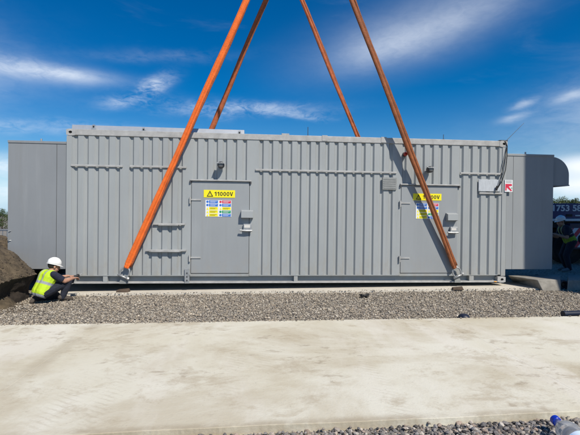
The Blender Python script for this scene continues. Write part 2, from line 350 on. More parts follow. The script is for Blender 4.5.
# stones
ICO_V = None
def ico():
    bm = bmesh.new(); bmesh.ops.create_icosphere(bm, subdivisions=1, radius=1)
    v = np.array([x.co[:] for x in bm.verts]); f = np.array([[y.index for y in x.verts] for x in bm.faces]); bm.free(); return v, f
ICO_V, ICO_F = ico()
def stones(name, pts, rmin, rmax, palette, parent=None, power=1.6):
    n = len(pts); nv = len(ICO_V)
    r = rmin + (rmax - rmin) * rng.random(n) ** power
    sc = np.stack([r * rng.uniform(.8, 1.35, n), r * rng.uniform(.7, 1.1, n), r * rng.uniform(.5, .9, n)], 1)
    V = ICO_V[None] * sc[:, None] * rng.uniform(.78, 1.18, (n, nv, 1))
    a, b, c = rng.uniform(0, 6.28, n), rng.normal(0, .35, n), rng.normal(0, .35, n)
    ca, sa, cb, sb, cc, sc_ = np.cos(a), np.sin(a), np.cos(b), np.sin(b), np.cos(c), np.sin(c)
    z0 = np.zeros(n); o1 = np.ones(n)
    Rz = np.stack([ca, -sa, z0, sa, ca, z0, z0, z0, o1], 1).reshape(n, 3, 3); Rx = np.stack([o1, z0, z0, z0, cb, -sb, z0, sb, cb], 1).reshape(n, 3, 3)
    V = np.einsum('nij,nvj->nvi', Rz @ Rx, V) + pts[:, None]
    Fc = (ICO_F[None] + (np.arange(n) * nv)[:, None, None]).reshape(-1, 3)
    me = bpy.data.meshes.new(name); me.vertices.add(n * nv); me.vertices.foreach_set('co', V.ravel())
    me.loops.add(Fc.size); me.loops.foreach_set('vertex_index', Fc.ravel().astype(np.int32))
    me.polygons.add(len(Fc)); me.polygons.foreach_set('loop_start', np.arange(0, Fc.size, 3, dtype=np.int32)); me.update(calc_edges=True); me.shade_flat()
    pal = np.array(palette); ci = pal[rng.integers(0, len(pal), n)] * rng.uniform(.75, 1.25, (n, 1))
    ca_ = np.ones((n, nv, 4)); ca_[:, :, :3] = ci[:, None]
    at = me.color_attributes.new('tone', 'FLOAT_COLOR', 'POINT'); at.data.foreach_set('color', ca_.ravel())
    me.materials.append(M['stone']); o = bpy.data.objects.new(name, me); col.objects.link(o); kind(o, 'stuff'); return o
M['stone'] = mat('crushed_stone', (.3, .3, .3), 0.85, attr='tone', bump=.3, bscale=90)
PAL = [(.36,.31,.235), (.30,.255,.195), (.43,.38,.30), (.22,.185,.145), (.33,.30,.255), (.52,.47,.385), (.15,.128,.105), (.37,.305,.225), (.10,.088,.075)]
PAL2 = [(.20,.185,.17), (.27,.24,.21), (.16,.15,.145), (.34,.29,.24), (.24,.225,.215), (.44,.40,.35), (.10,.095,.09), (.30,.235,.19), (.07,.065,.062)]
def strip_pts(x0, x1, ya, yb, n, z=0.0, dz=.008):
    x = rng.uniform(x0, x1, n); u = rng.random(n); y0 = np.array([ya(t) for t in x]); y1 = np.array([yb(t) for t in x])
    return np.stack([x, y0 + (y1 - y0) * u, z + rng.normal(0.004, dz, n)], 1)
p = strip_pts(-3.2, 10.6, lambda x: far(x) + .01, lambda x: (pad_y(x) - .01 if px0 < x < px1 else 0.6), 72000)
st = stones('gravel_bed_strip', p, .005, .0165, PAL); tag(st, 'pale buff crushed gravel strip between the slab and the pad', 'gravel')
# a scatter of loose chippings that has crept over the slab and pad edges
p = strip_pts(-3.2, 9.5, lambda x: far(x) - .05, lambda x: far(x) + .02, 420, SZ + .004, .003)
p2 = strip_pts(px0, px1, lambda x: pad_y(x) - .02, lambda x: pad_y(x) + .05, 500, .034, .003)
st = stones('loose_chippings', np.concatenate([p, p2]), .005, .014, PAL); tag(st, 'loose chippings scattered along the concrete edges', 'gravel')
p = strip_pts(0.8, 6.4, lambda x: near(x) - 1.1, lambda x: near(x) - .008, 26000, .0, .010)
st = stones('coarse_gravel', p, .007, .023, PAL2); tag(st, 'coarse dark grey gravel along the near edge of the slab', 'gravel')

# ------------------------------------------------------------------ the hanging enclosure
enc = empty('generator_enclosure', BASE, (0, TILT, 0))
tag(enc, 'long grey corrugated steel generator enclosure hanging from orange slings just above its pad', 'enclosure')
Lx = 8.665; HC = 2.9; W = 2.6
Xr = lambda px, py=160: P(px, py).x
OUT, INN = 0.014, 0.050
def corrugated(name, x0, x1, z0, z1, grooves, m='paint', parent=None):
    prof = [(x0, OUT)]
    for gx in grooves:
        for dx, y in ((-.082, OUT), (-.052, INN), (-.020, INN), (.008, OUT)):
            if x0 < gx + dx < x1: prof.append((gx + dx, y))
    prof.append((x1, OUT))
    mb = MB(); k = len(prof)
    mb.add([(x, y, z0) for x, y in prof] + [(x, y, z1) for x, y in prof] + [(x, y + .004, z0) for x, y in prof],
           [(i, i+1, k+i+1, k+i) for i in range(k-1)] + [(i, 2*k+i, 2*k+i+1, i+1) for i in range(k-1)])
    me = mb
    o = me.build(name, m, parent or enc); return o
zb = 0.155; zt = 2.79
gl = lambda L_: [Xr(v) + .004 for v in L_]
G_A = gl([77.1, 87.6, 98.2, 108.4, 119.3]); G_B = gl([133, 143, 152, 162.2, 172.1, 182.1]); G_C = gl([197.4, 207.6, 217.2, 226.5, 236.5, 246.4])
G_D = gl([263, 272.5, 282.2, 291.6, 301.1, 310.4, 319.3, 328.8, 338.1, 347.2, 356.1, 365.2, 374.1, 383.6, 392.9])
G_E = gl([406.2, 415.8, 424.4, 433.6, 442.5, 451.6]); G_F = gl([463.5, 472.5, 481.4, 490.2, 499.1])
d1 = (P(191.2, 227).x, P(249, 227).x); d2 = (P(401, 227).x, P(457.5, 227).x)
dz1 = (P(220, 273.3).z, P(220, 181.5).z); dz2 = (P(430, 273.0).z, P(430, 185.8).z)
xs = [0.02, Xr(126), Xr(187.3), Xr(252), Xr(398), Xr(457.7), Lx - .02]
corrugated('wall_panel', xs[0], xs[1], zb, zt, G_A); corrugated('wall_panel', xs[1], xs[2], zb, zt, G_B)
corrugated('wall_panel', xs[2], xs[3], dz1[1] + .03, zt, G_C); corrugated('wall_panel', xs[3], xs[4], zb, zt, G_D)
corrugated('wall_panel', xs[4], xs[5], dz2[1] + .03, zt, G_E); corrugated('wall_panel', xs[5], xs[6], zb, zt, G_F)
# flat door surrounds
for (a, b_), (z0, z1), l, r in ((d1, dz1, xs[2], xs[3]), (d2, dz2, xs[4], xs[5])):
    box('door_jamb', 'paint', enc, l, OUT - .001, zb, a - .008, .06, z1 + .03)
    if r - b_ > .012: box('door_jamb', 'paint', enc, b_ + .008, OUT - .001, zb, r, .06, z1 + .03)
    box('door_backing', 'hole', enc, a - .008, .045, zb, b_ + .008, .06, z1 + .03)
    box('door_sill', 'paint', enc, a - .008, .02, zb, b_ + .008, .045, z0 - .01)
# rear and end skins, floor, roof
MB().box(0, W - .05, .1, Lx, W, HC - .02).build('rear_wall', 'paint', enc)
MB().box(.07, .135, .002, Lx - .07, W - .06, .12).build('floor_frame', 'darkmetal', enc)
MB().box(.05, .05, HC - .05, Lx - .05, W - .05, HC - .012).build('roof', 'paint', enc)
MB().box(.02, .09, .12, .06, W - .09, HC - .05).build('end_wall', 'paint', enc); MB().box(Lx - .06, .09, .12, Lx - .02, W - .09, HC - .05).build('end_wall', 'paint', enc)
# frame
tz = P(290, 141.5).z
box('top_rail', 'rail', enc, .16, 0, zt, Lx - .16, .09, HC, .006)
box('top_rail', 'rail', enc, .16, W - .09, zt, Lx - .16, W, HC, .006)
for px in (327.5, 386.5):
    x = P(px, 142).x; box('rail_splice', 'rail', enc, x - .11, -.007, zt + .012, x + .0, .05, HC + .012, .003)
for x0, s in ((0, 1), (Lx, -1)):
    for y0, t in ((0, 1), (W, -1)):
        box('corner_post', 'paint', enc, x0, y0, .13, x0 + s * .095, y0 + t * .09, HC - .125, .004)
        for z0 in (-.004, HC - .122):
            c = empty  # corner casting with its oval opening, front and end faces
            mb = MB(); z1 = z0 + .126; ya, yb = (y0 - t * .006), y0 + t * .15; xa, xb = x0 - s * .006, x0 + s * .165
            cxm, cz = (xa + xb) / 2 - s * .012, (z0 + z1) / 2 ; n = 12
            hole = [(cxm + .034 * math.cos(2*math.pi*k/n + math.pi/4*0), cz + .026 * math.sin(2*math.pi*k/n)) for k in range(n)]
            def edge(k):
                a = 2*math.pi*k/n; ca, sa = math.cos(a), math.sin(a); q = max(abs(ca) / ((xb-xa)/2*s), abs(sa) / ((z1-z0)/2)); return ((xa+xb)/2 + ca / q, cz + sa / q)
            rim = [edge(k) for k in range(n)]
            vs = [(x, ya, z) for x, z in rim] + [(x, ya, z) for x, z in hole] + [(x, ya + t*.02, z) for x, z in hole] + [(x, yb, z) for x, z in rim]
            fs = [(k, (k+1) % n, n+(k+1) % n, n+k) for k in range(n)] + [(n+k, n+(k+1) % n, 2*n+(k+1) % n, 2*n+k) for k in range(n)] + [(k, (k+1) % n, 3*n+(k+1) % n, 3*n+k) for k in range(n)] + [tuple(range(3*n, 4*n))]
            mb.add(vs, fs); cc = mb.build('corner_casting', 'rail', enc)
            q = MB().extrude([(cxm + .036 * math.cos(2*math.pi*k/n), cz + .028 * math.sin(2*math.pi*k/n)) for k in range(n)], 'y', ya + t*.019, ya + t*.024).build('casting_opening', 'hole', cc)
# bottom channel: recessed web, lower flange that catches the sun, wall foot above
box('channel_web', 'paint', enc, .16, .105, .02, Lx - .16, .125, zb + .0)
box('channel_flange', 'rail', enc, .16, 0.0, 0, Lx - .16, .13, .03, .003)
box('wall_foot', 'paint', enc, .16, .004, zb - .012, d1[0] - .03, .11, zb - .001); box('wall_foot', 'paint', enc, d1[1] + .012, .004, zb - .012, d2[0] - .012, .11, zb - .001); box('wall_foot', 'paint', enc, d2[1] + .012, .004, zb - .012, Lx - .16, .11, zb - .001)
box('wall_foot', 'paint', enc, d1[0] - .02, .022, zb - .022, d1[1] + .01, .11, zb - .002); box('wall_foot', 'paint', enc, d2[0] - .011, .022, zb - .022, d2[1] + .01, .11, zb - .002)
for pa_, pb_ in ((102.8, 107.2), (294, 297.7), (469.6, 474)):
    box('channel_stiffener', 'paint', enc, P(pa_, 280).x, .012, .031, P(pb_, 280).x, .104, zb - .013)
# plate bracket left of the first door
a, b_ = P(184.6, 283), P(189.6, 268.5); box('bolt_plate', 'galv', enc, a.x, -.02, .001, b_.x, -.003, b_.z, .003)
for z in (.06, .13, .20): box('bolt_head', 'darkmetal', enc, (a.x+b_.x)/2 - .012, -.028, z - .012, (a.x+b_.x)/2 + .012, -.021, z + .012)
box('amber_marker', 'amber', enc, P(494, 281).x, -.012, .008, P(496.5, 281).x, -.001, .024)
# fixed horizontal rails over the ribs
def wallrail(pa_, pb_, py, h=.036, d=.030, pye=None):
    A = P(pa_, py); B = P(pb_, pye if pye is not None else py); z = (A.z + B.z) / 2
    box('wall_rail', 'rail', enc, A.x, OUT - d, z - h/2, B.x, OUT - .001, z + h/2, .004)
wallrail(71, 122.7, 165.2, pye=166.3); wallrail(130, 186.4, 166.2, pye=167.3); wallrail(255.5, 396.6, 169.6, pye=172.8); wallrail(460.3, 501.2, 173.1, pye=174.0)
wallrail(479, 502, 193.2, .034, .030, pye=193.4)
for pa_, pb_, py in ((153.6, 185, 223.9), (146, 186.3, 250.2)):
    A = P(pa_, py); B = P(pb_, py + .3); mb = MB(); z = (A.z + B.z) / 2
    mb.box(A.x, -.035, z - .016, B.x, OUT - .001, z + .016).box(A.x + .10, -.062, z - .028, B.x - .12, -.036, z + .004); mb.build('step_rail', 'rail', enc, bevel=.003)
# doors
def door(dx, dz, canopy, handle):
    d = box('door', 'paint2', enc, dx[0], OUT - .008, dz[0], dx[1], .040, dz[1], .006)
    for py in (200.0, 257.6):
        z = dz[0] + (dz[1] - dz[0]) * (273.3 - py) / (273.3 - 181.5)
        mb = MB().box(dx[0] - .005, OUT - .024, z - .013, dx[0] + .185, OUT - .0085, z + .013)
        mb.tube([(dx[0] - .026, OUT - .03, z - .075), (dx[0] - .026, OUT - .03, z + .045)], .017, 10); mb.build('hinge', 'rail', d)
    box('drip_strip', 'rail', enc, dx[0] - .03, -.030, dz[1] + .006, dx[1] + .035, OUT - .002, dz[1] + .034, .004)
    for x in (dx[0] - .02, dx[1] + .022): box('drip_bracket', 'darkmetal', enc, x - .016, -.022, dz[1] - .034, x + .016, OUT - .003, dz[1] + .005)
    (cx0, cy0), (cx1, cy1) = canopy; A = P(cx0, cy0, -.12); B = P(cx1, cy1, -.12); yo = OUT - .009
    MB().extrude([(yo, A.z), (-.10, A.z - .03), (-.105, B.z), (-.095, B.z), (-.09, A.z - .038), (yo, A.z - .012)], 'x', A.x, B.x).build('lock_hood', 'paint', d)
    MB().extrude([(yo, A.z - .013), (-.09, A.z - .040), (-.095, B.z), (yo, B.z - .02)], 'x', A.x, A.x + .006).build('hood_cheek', 'paint', d)
    MB().extrude([(yo, A.z - .013), (-.09, A.z - .040), (-.095, B.z), (yo, B.z - .02)], 'x', B.x - .006, B.x).build('hood_cheek', 'paint', d)
    A = P(handle[0][0], handle[0][1], -.06); B = P(handle[1][0], handle[1][1], -.06); zm = (A.z + B.z) / 2
    mb = MB().box(A.x + .07, -.05, B.z + .02, B.x, yo, A.z)
    mb.tube([(A.x, -.07, B.z + .028), (A.x + .12, -.07, B.z + .02), (B.x + .01, -.06, B.z + .022)], .018, 8); h = mb.build('door_handle', 'galv', d, bevel=.003)
    box('latch_label', 'scuff', h, A.x + .085, -.0545, zm, B.x - .03, -.051, A.z - .02)
    return d
door(d1, dz1, ((241.2, 209.8), (253, 217.8)), ((239.8, 223.8), (251.6, 231.8)))
door(d2, dz2, ((448.6, 212.8), (459, 220.4)), ((447.6, 227), (457.8, 233.8)))
# pale scuff marks on the first door
# 11000V sign and the safety notice
def signs(hv, sheet):
    yo = OUT - .0095
    A = P(*hv[0]); B = P(*hv[1]); w, h = B.x - A.x, A.z - B.z; cz = (A.z + B.z) / 2
    s = box('voltage_sign', 'yellow', enc, A.x, yo - .004, B.z, B.x, yo, A.z)
    ye = yo - .0055
    tw = h * .86; tx = A.x + .055 + tw / 2
    def tri(k): return [(tx - tw/2*k, cz - h*.39 + (1-k)*h*.26), (tx + tw/2*k, cz - h*.39 + (1-k)*h*.26), (tx, cz + h*.42 - (1-k)*h*.52)]
    o, i_ = tri(1), tri(.60); vs = [(x, ye, z) for x, z in o + i_] + [(x, ye + .001, z) for x, z in o + i_]
    fs = [(k, (k+1) % 3, 3+(k+1) % 3, 3+k) for k in range(3)]
    MB().add(vs, fs + [tuple(a+6 for a in f) for f in fs]).build('warning_triangle', 'signblack', s)
    bz = [(.005, .24), (-.045, -.02), (-.002, -.01), (-.02, -.26), (.045, .04), (.005, .03), (.03, .24)]
    MB().extrude([(tx + a*w*.32, cz - h*.04 + b_*h*.78) for a, b_ in bz], 'y', ye, ye + .001).build('bolt_symbol', 'signblack', s)
    gh = h * .54; st = gh * .19; gx = A.x + w * .335; g0 = cz - gh / 2 - h * .01; unit = w * .60 / 4.06 / gh      # heavy plain numerals
    def G(u, v): return (gx + u * gh * unit, g0 + v * gh)
    for ch in '11000V':
        if ch == '1':
            MB().extrude([G(.28, 0), G(.47, 0), G(.47, 1), G(.32, 1), G(.04, .80), G(.04, .62), G(.28, .76)], 'y', ye, ye + .001).build('character', 'signblack', s); gx += gh * unit * .60
        elif ch == '0':
            n_ = 24; o_ = [G(.33 + .30 * math.cos(2*math.pi*k/n_), .5 + .51 * math.sin(2*math.pi*k/n_)) for k in range(n_)]; q_ = [G(.33 + .13 * math.cos(2*math.pi*k/n_), .5 + .33 * math.sin(2*math.pi*k/n_)) for k in range(n_)]
            vs = [(x, yy_, z) for yy_ in (ye, ye + .001) for x, z in o_ + q_]; fs = [(k, (k+1) % n_, n_+(k+1) % n_, n_+k) for k in range(n_)]
            MB().add(vs, fs + [tuple(a+2*n_ for a in f) for f in fs] + [(k, (k+1) % n_, 2*n_+(k+1) % n_, 2*n_+k) for k in range(n_)]).build('character', 'signblack', s); gx += gh * unit * .72
        else:
            MB().extrude([G(.0, 1), G(.20, 1), G(.36, .28), G(.52, 1), G(.72, 1), G(.46, 0), G(.26, 0)], 'y', ye, ye + .001).build('character', 'signblack', s)
    A = P(*sheet[0]); B = P(*sheet[1]); w, h = B.x - A.x, A.z - B.z
    s = box('safety_notice', 'white', enc, A.x, yo - .004, B.z, B.x, yo, A.z)
    cols = [['blue', 'blue', 'yellow', 'yellow', 'yellow'], ['red', 'blue', 'yellow', 'green', 'blue']]
    rh = h / 5
    for c in range(2):
        x0 = A.x + w * (.03 + .5 * c)
        for r in range(5):
            z1 = A.z - rh * r - rh * .08; z0 = z1 - rh * .84; cm = cols[c][r]
            box('notice_panel', cm, s, x0 + w * .11, ye, z0, x0 + w * .45, ye + .001, z1)
            ink = 'signblack' if cm == 'yellow' else 'white'
            for q in range(2):
                zz = z1 - rh * (.22 + .3 * q)
                box('notice_line', ink, s, x0 + w * .15, ye - .0008, zz - rh * .07, x0 + w * (.41 - .06 * q), ye - .0002, zz + rh * .03)
            if cm == 'yellow': MB().extrude([(x0 + w*.01, z0), (x0 + w*.09, z0), (x0 + w*.05, z1)], 'y', ye, ye + .001).build('notice_symbol', cm, s)
            else: MB().lathe([(rh*.36, ye), (rh*.36, ye + .001)], 12, (x0 + w*.05, 0, (z0+z1)/2), 'y').build('notice_symbol', cm, s)
signs(((203.8, 189.8), (235, 197.8)), ((205.4, 200), (231.3, 216.9)))
signs(((413.2, 193.4), (441.4, 200.6)), ((416, 203), (438.6, 219)))
# bulkhead lamps above the doors
for px, py in ((221, 165), (430, 169.5)):
    A = P(px, py, -.1); l = MB().tube([(A.x, OUT, A.z - .02), (A.x, -.04, A.z - .02)], .03, 12).build('lamp_bracket', 'galv', enc)
    MB().lathe([(.058, -.045), (.066, -.06), (.066, -.13), (.058, -.15)], 18, (A.x, 0, A.z), 'y').build('lamp_body', 'darkmetal', l, smooth=False)
    MB().lathe([(.052, -.151), (.05, -.165), (.03, -.175)], 18, (A.x, 0, A.z), 'y').build('lamp_lens', 'lens', l)
    MB().extrude([(-.07, A.z + .062), (-.20, A.z + .028), (-.20, A.z + .020), (-.07, A.z + .054)], 'x', A.x - .075, A.x + .075).build('lamp_visor', 'galv', l)
A = P(405.7, 154, -.06); l = MB().lathe([(.045, OUT), (.045, -.03)], 14, (A.x, 0, A.z), 'y').build('beacon_base', 'darkmetal', enc); MB().lathe([(.04, -.031), (.038, -.08), (.02, -.10)], 14, (A.x, 0, A.z), 'y').build('beacon_lens', 'redlamp', l)
# plates
A = P(382.5, 177.4); B = P(396.4, 189.8); p_ = box('vent_plate', 'greyplate', enc, A.x, -.018, B.z, B.x, OUT - .001, A.z, .004)
for k in range(5): box('vent_slat', 'greyplate', p_, A.x + .02, -.024, B.z + .03 + k*.042, B.x - .02, -.0185, B.z + .045 + k*.042)
A = P(478.6, 179.4); B = P(500.5, 191.6); p_ = box('name_plate', 'paleplate', enc, A.x, -.010, B.z, B.x, OUT - .001, A.z, .003)
for fx, fz in ((.05, .1), (.95, .1), (.05, .9), (.95, .9)): box('rivet', 'galv', p_, A.x + fx*(B.x-A.x) - .006, -.014, B.z + fz*(A.z-B.z) - .006, A.x + fx*(B.x-A.x) + .006, -.011, B.z + fz*(A.z-B.z) + .006)
# roof gear seen over the top rail: long pale cover with lifting lugs
A = P(72, 124.6, .25); B = P(244.3, 130.0, .25)
cv = MB().prism([(A.x, .22, HC - .012), (B.x, .22, HC - .012), (B.x, 1.7, HC - .012), (A.x, 1.7, HC - .012)], [(A.x, .25, A.z), (B.x, .25, B.z), (B.x, 1.7, B.z), (A.x, 1.7, A.z)]).build('roof_cover', 'paleroof', enc, bevel=.006)
for px, py in ((94, 127.2), (143.8, 130), (239.5, 133.2)):
    q = P(px, py, .19); mb = MB().extrude([(q.x - .05, q.z - .06), (q.x + .05, q.z - .06), (q.x + .022, q.z + .045), (q.x - .022, q.z + .045)], 'y', .17, .19)
    mb.box(q.x - .05, .12, q.z - .09, q.x + .05, .22, q.z - .06); mb.build('cover_lug', 'galv', cv); box('lug_eye', 'hole', cv, q.x - .014, .166, q.z - .01, q.x + .014, .169, q.z + .02)
q = P(285.5, 136.5); box('roof_clip', 'rail', enc, q.x - .075, .01, HC + .001, q.x + .075, .08, HC + .03, .003)
for px, pt in ((308, 127), (443.5, 134.5)):
    q = P(px, pt, .1); MB().tube([(q.x, .1, HC - .01), (q.x, .1, q.z)], .006, 6).box(q.x - .02, .08, HC - .012, q.x + .02, .12, HC + .02).build('earth_spike', 'darkmetal', enc)
# aerial and loose cable at the right corner
A = P(505, 141.5, .08); B = P(524, 123, .08); MB().tube([(A.x, .08, HC - .01), (A.x + .06, .08, A.z + .05), B], [.006, .005, .003], 6).build('aerial', 'darkmetal', enc)
box('aerial_base', 'darkmetal', enc, A.x - .14, .03, HC + .004, A.x + .03, .12, HC + .025)
pts = [P(500, 142, .03), P(505.5, 141.5, -.012), P(507.2, 146, -.02), P(507, 156, -.03), P(505.5, 170, -.04), P(502, 181, -.05), P(497.5, 188.5, -.05)]
MB().tube([(a_.x, a_.y, a_.z) for a_ in pts], .009, 8).build('loose_cable', 'black', enc, smooth=True)
pts = [P(507, 147, -.02), P(504.5, 160, -.03), P(502, 172, -.03), P(499, 184, -.04), P(497.5, 188.5, -.05)]
MB().tube([(a_.x, a_.y, a_.z) for a_ in pts], .007, 8).build('loose_cable', 'black', enc, smooth=True)
q = P(497.3, 188.5, -.05); MB().tube([(q.x, q.y, q.z + .05), (q.x - .02, q.y, q.z - .04)], .02, 10).build('cable_plug', 'black', enc)
# end modules, set back a little from the face
def module(pl, pr, ptop, pbot, pm):
    RC = .05; A = P(pl, ptop, RC); B = P(pr, pbot, RC); x0, x1 = A.x, B.x; zt_, zb_ = A.z, B.z
    o = MB().box(x0, RC, zb_, x1, W - .06, zt_ - .03).build('end_module', pm, enc, bevel=.004)
    box('module_cap', pm, o, x0 - .004, RC - .012, zt_ - .045, x1 + .004, W - .05, zt_, .004)
    return o, x0, x1, zb_, zt_
ml, mx0, mx1, mz0, mz1 = module(8.2, 65.9, 140.2, 269, 'module')
x = P(56.6, 200, .05).x; box('module_seam', 'hole', ml, x - .002, .046, mz0 + .004, x + .002, .0505, mz1 - .05)
q = P(41.3, 138.5, .1); MB().tube([(q.x, .1, mz1 - .01), (q.x, .1, mz1 + .05)], .018, 8).build('module_lug', 'galv', ml)
A = P(8.6, 231, .04); B = P(11.2, 240.5, .04); mb = MB().tube([(A.x + .04, .048, A.z), (A.x, .02, A.z), (A.x, .02, B.z), (A.x + .04, .048, B.z)], .007, 6); mb.build('grab_handle', 'galv', ml)
mr_, rx0, rx1, rz0, rz1 = module(507, 552, 153.6, 269.2, 'paint2')
x = P(512.5, 220, .05).x; box('module_seam', 'hole', mr_, x - .0015, .047, rz0 + .004, x + .0015, .0505, rz1 - .05)
q = P(525.4, 152, .1); MB().tube([(q.x, .1, rz1 - .01), (q.x, .1, rz1 + .05)], .016, 8).build('module_lug', 'galv', mr_)
# quarter-round hood on the right end
A = P(568, 170, .15); zc = P(552, 185.2, .15).z; ztp = P(552, 157, .15).z; wd = A.x - rx1; hh = ztp - zc; vert = hh * .36
prof = [(rx1, zc), (rx1 + wd, zc), (rx1 + wd, zc + vert)] + [(rx1 + wd * math.cos(t), zc + vert + (hh - vert) * math.sin(t)) for t in [math.pi/2 * k / 12 for k in range(1, 13)]]
hd = MB().extrude(prof, 'y', .12, W - .3).build('exhaust_hood', 'paint2', enc)
MB().box(rx1 + .001, .115, zc - .012, rx1 + wd + .012, W - .295, zc + .012).build('hood_lip', 'paint2', hd)
# arrow sign at the corner
A = P(505, 179.8, -.02); B = P(512.7, 191.9, -.02); s = box('arrow_sign', 'white', enc, A.x, -.018, B.z, B.x, -.008, A.z)
w, h = B.x - A.x, A.z - B.z; ux = lambda u: A.x + u * w; uz = lambda v: B.z + v * h
MB().extrude([(ux(.06), uz(.66)), (ux(.06), uz(.10)), (ux(.22), uz(.10)), (ux(.24), uz(.36)), (ux(.78), uz(.04)), (ux(.92), uz(.12)), (ux(.48), uz(.46)), (ux(.90), uz(.50)), (ux(.88), uz(.66))], 'y', -.0195, -.0185).build('arrow_symbol', 'red', s)
box('sign_mark', 'green', s, ux(.80), -.0195, uz(.28), ux(.94), -.0185, uz(.36))
for v in (.92, .84, .76): box('sign_line', 'greyplate', s, ux(.12), -.0195, uz(v - .015), ux(.86), -.0185, uz(v + .015))
box('sign_bracket', 'galv', enc, A.x + .01, -.0075, B.z + .04, A.x + .04, .049, A.z - .04)

# lifting lugs under the shackles
LUG = []
for px in (123.5, 457.0):
    for yy, t in ((0.0, -1), (W, 1)):
        x = P(px, 280).x
        mb = MB().extrude([(x - .07, .0), (x + .07, .0), (x + .035, .15), (x - .035, .15)], 'y', yy + t * .002, yy + t * .03)
        mb.build('lifting_lug', 'greyplate', enc, bevel=.004)
        LUG.append((x, yy + t * .07))
# ------------------------------------------------------------------ rigging
def wl(p): return ENC @ Vector(p)
bF = yp(303.6, -128, -.5); bR = yp(284.2, -44, W + .15)
slings = [  # lug index, top point, material, label
    (0, bF, 'sling1', 'bright orange round sling over the ribbed wall left of the first door'),
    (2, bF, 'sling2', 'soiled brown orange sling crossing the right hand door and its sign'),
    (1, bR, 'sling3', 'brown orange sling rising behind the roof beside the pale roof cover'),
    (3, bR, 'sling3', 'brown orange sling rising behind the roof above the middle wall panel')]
bpx = {0: (123.5, 275), 2: (457.0, 275)}
for i, top, m, lab in slings:
    x, y = LUG[i]; base = wl((x, y, .12)); t = -1 if y < 0 else 1
    th = empty('lifting_sling', base); tag(th, lab, 'sling', 'four orange lifting slings')
    d = (top - base); ln = d.length; u = d.normalized(); side = u.cross(Vector((0, 1, 0))).normalized()
    lo = u * .20; rad = .054
    # flattened sleeve with slight waviness and wrinkled end
    mb = MB(); n = 28; rings = []; steps = 150; nrm = u.cross(side)
    s0, s1 = .20, ln - .15; vs = []
    for k in range(steps + 1):
        f_ = k / steps; f_ = f_ ** 1.6; sdist = s0 + (s1 - s0) * f_
        wv = .006 * math.sin(sdist * 2.1 + i) ; end = min(1, (sdist - s0) / .10)
        wr = 1 + (.07 * math.sin(sdist * 120) if sdist < s0 + .30 else .018 * math.sin(sdist * 9 + i))
        for q in range(n):
            a = 2 * math.pi * q / n; ra = rad * (.80 + .20 * end) * wr; rb = .030 * (1.0 + .3 * (1 - end)) * wr
            crease = 1 - .75 * math.exp(-((a - 1.95) / .30) ** 2)
            ra *= 1 + .07 * math.sin(1.3 * sdist + 2 * i) + .03 * math.sin(4.7 * sdist + i); tw = .30 * math.sin(.75 * sdist + 1.7 * i) * end
            p1_, p2_ = ra * math.cos(a), rb * math.sin(a) * crease
            vs.append(u * sdist + side * (p1_ * math.cos(tw) - p2_ * math.sin(tw) + wv + .008) + nrm * (p1_ * math.sin(tw) + p2_ * math.cos(tw)))
    fs = [(k*n+q, k*n+(q+1) % n, (k+1)*n+(q+1) % n, (k+1)*n+q) for k in range(steps) for q in range(n)] + [tuple(range(n))[::-1], tuple(range(steps*n, steps*n+n))]
    mb.add(vs, fs); mb.build('sleeve', m, th, smooth=True)
    inner = MB(); pl_ = []
    for k in range(81):
        sd_ = s0 + .04 + (s1 - s0 - .1) * k / 80; pl_.append(u * sd_ - side * (rad * .86 + .007 * math.sin(sd_ * 1.7 + i)) - nrm * (.010 + .006 * math.sin(sd_ * 2.9)))
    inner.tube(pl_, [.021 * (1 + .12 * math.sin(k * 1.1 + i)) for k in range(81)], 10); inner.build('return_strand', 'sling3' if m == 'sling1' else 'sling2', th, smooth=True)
    seam = MB().tube([u * (s0 + .25 + (s1 - s0 - .3) * k / 60) - nrm * .0 + side * (rad * .99 + .006 * math.sin((s0 + .25 + (s1-s0-.3)*k/60) * 2.1 + i)) for k in range(61)], .0075, 6)
    seam.build('seam', m, th, smooth=True)
    # bow shackle
    sh = tag(empty('bow_shackle', base), 'galvanised bow shackle below the ' + {0: 'bright orange sling', 2: 'soiled sling at the right hand door', 1: 'rear sling near the roof cover', 3: 'rear sling near the middle panel'}[i], 'shackle', 'bow shackles on the lifting lugs')
    arc = [Vector((.07 * math.sin(a) * (1.0 + .35 * math.sin(a / 2) ** 2), 0, .10 - .10 * math.cos(a))) for a in [0.9 + (2 * math.pi - 1.8) * k / 18 for k in range(19)]]
    ang = math.atan2(u.x, u.z); rotm = Matrix.Rotation(ang, 3, 'Y')
    MB().tube([rotm @ (Vector((p_.x, 0, p_.z * 1.15 - .02))) for p_ in arc], .016, 10).build('shackle_bow', 'galv', sh, smooth=True)
    e0, e1 = rotm @ Vector((arc[0].x, 0, arc[0].z * 1.15 - .02)), rotm @ Vector((arc[-1].x, 0, arc[-1].z * 1.15 - .02))
    ex = (e0 - e1).normalized(); MB().tube([e1 - ex * .045, e0 + ex * .045], .018, 10).build('shackle_pin', 'galv', sh, smooth=True)
    MB().tube([e0 + ex * .028, e0 + ex * .06], .03, 6).build('shackle_nut', 'galv', sh)
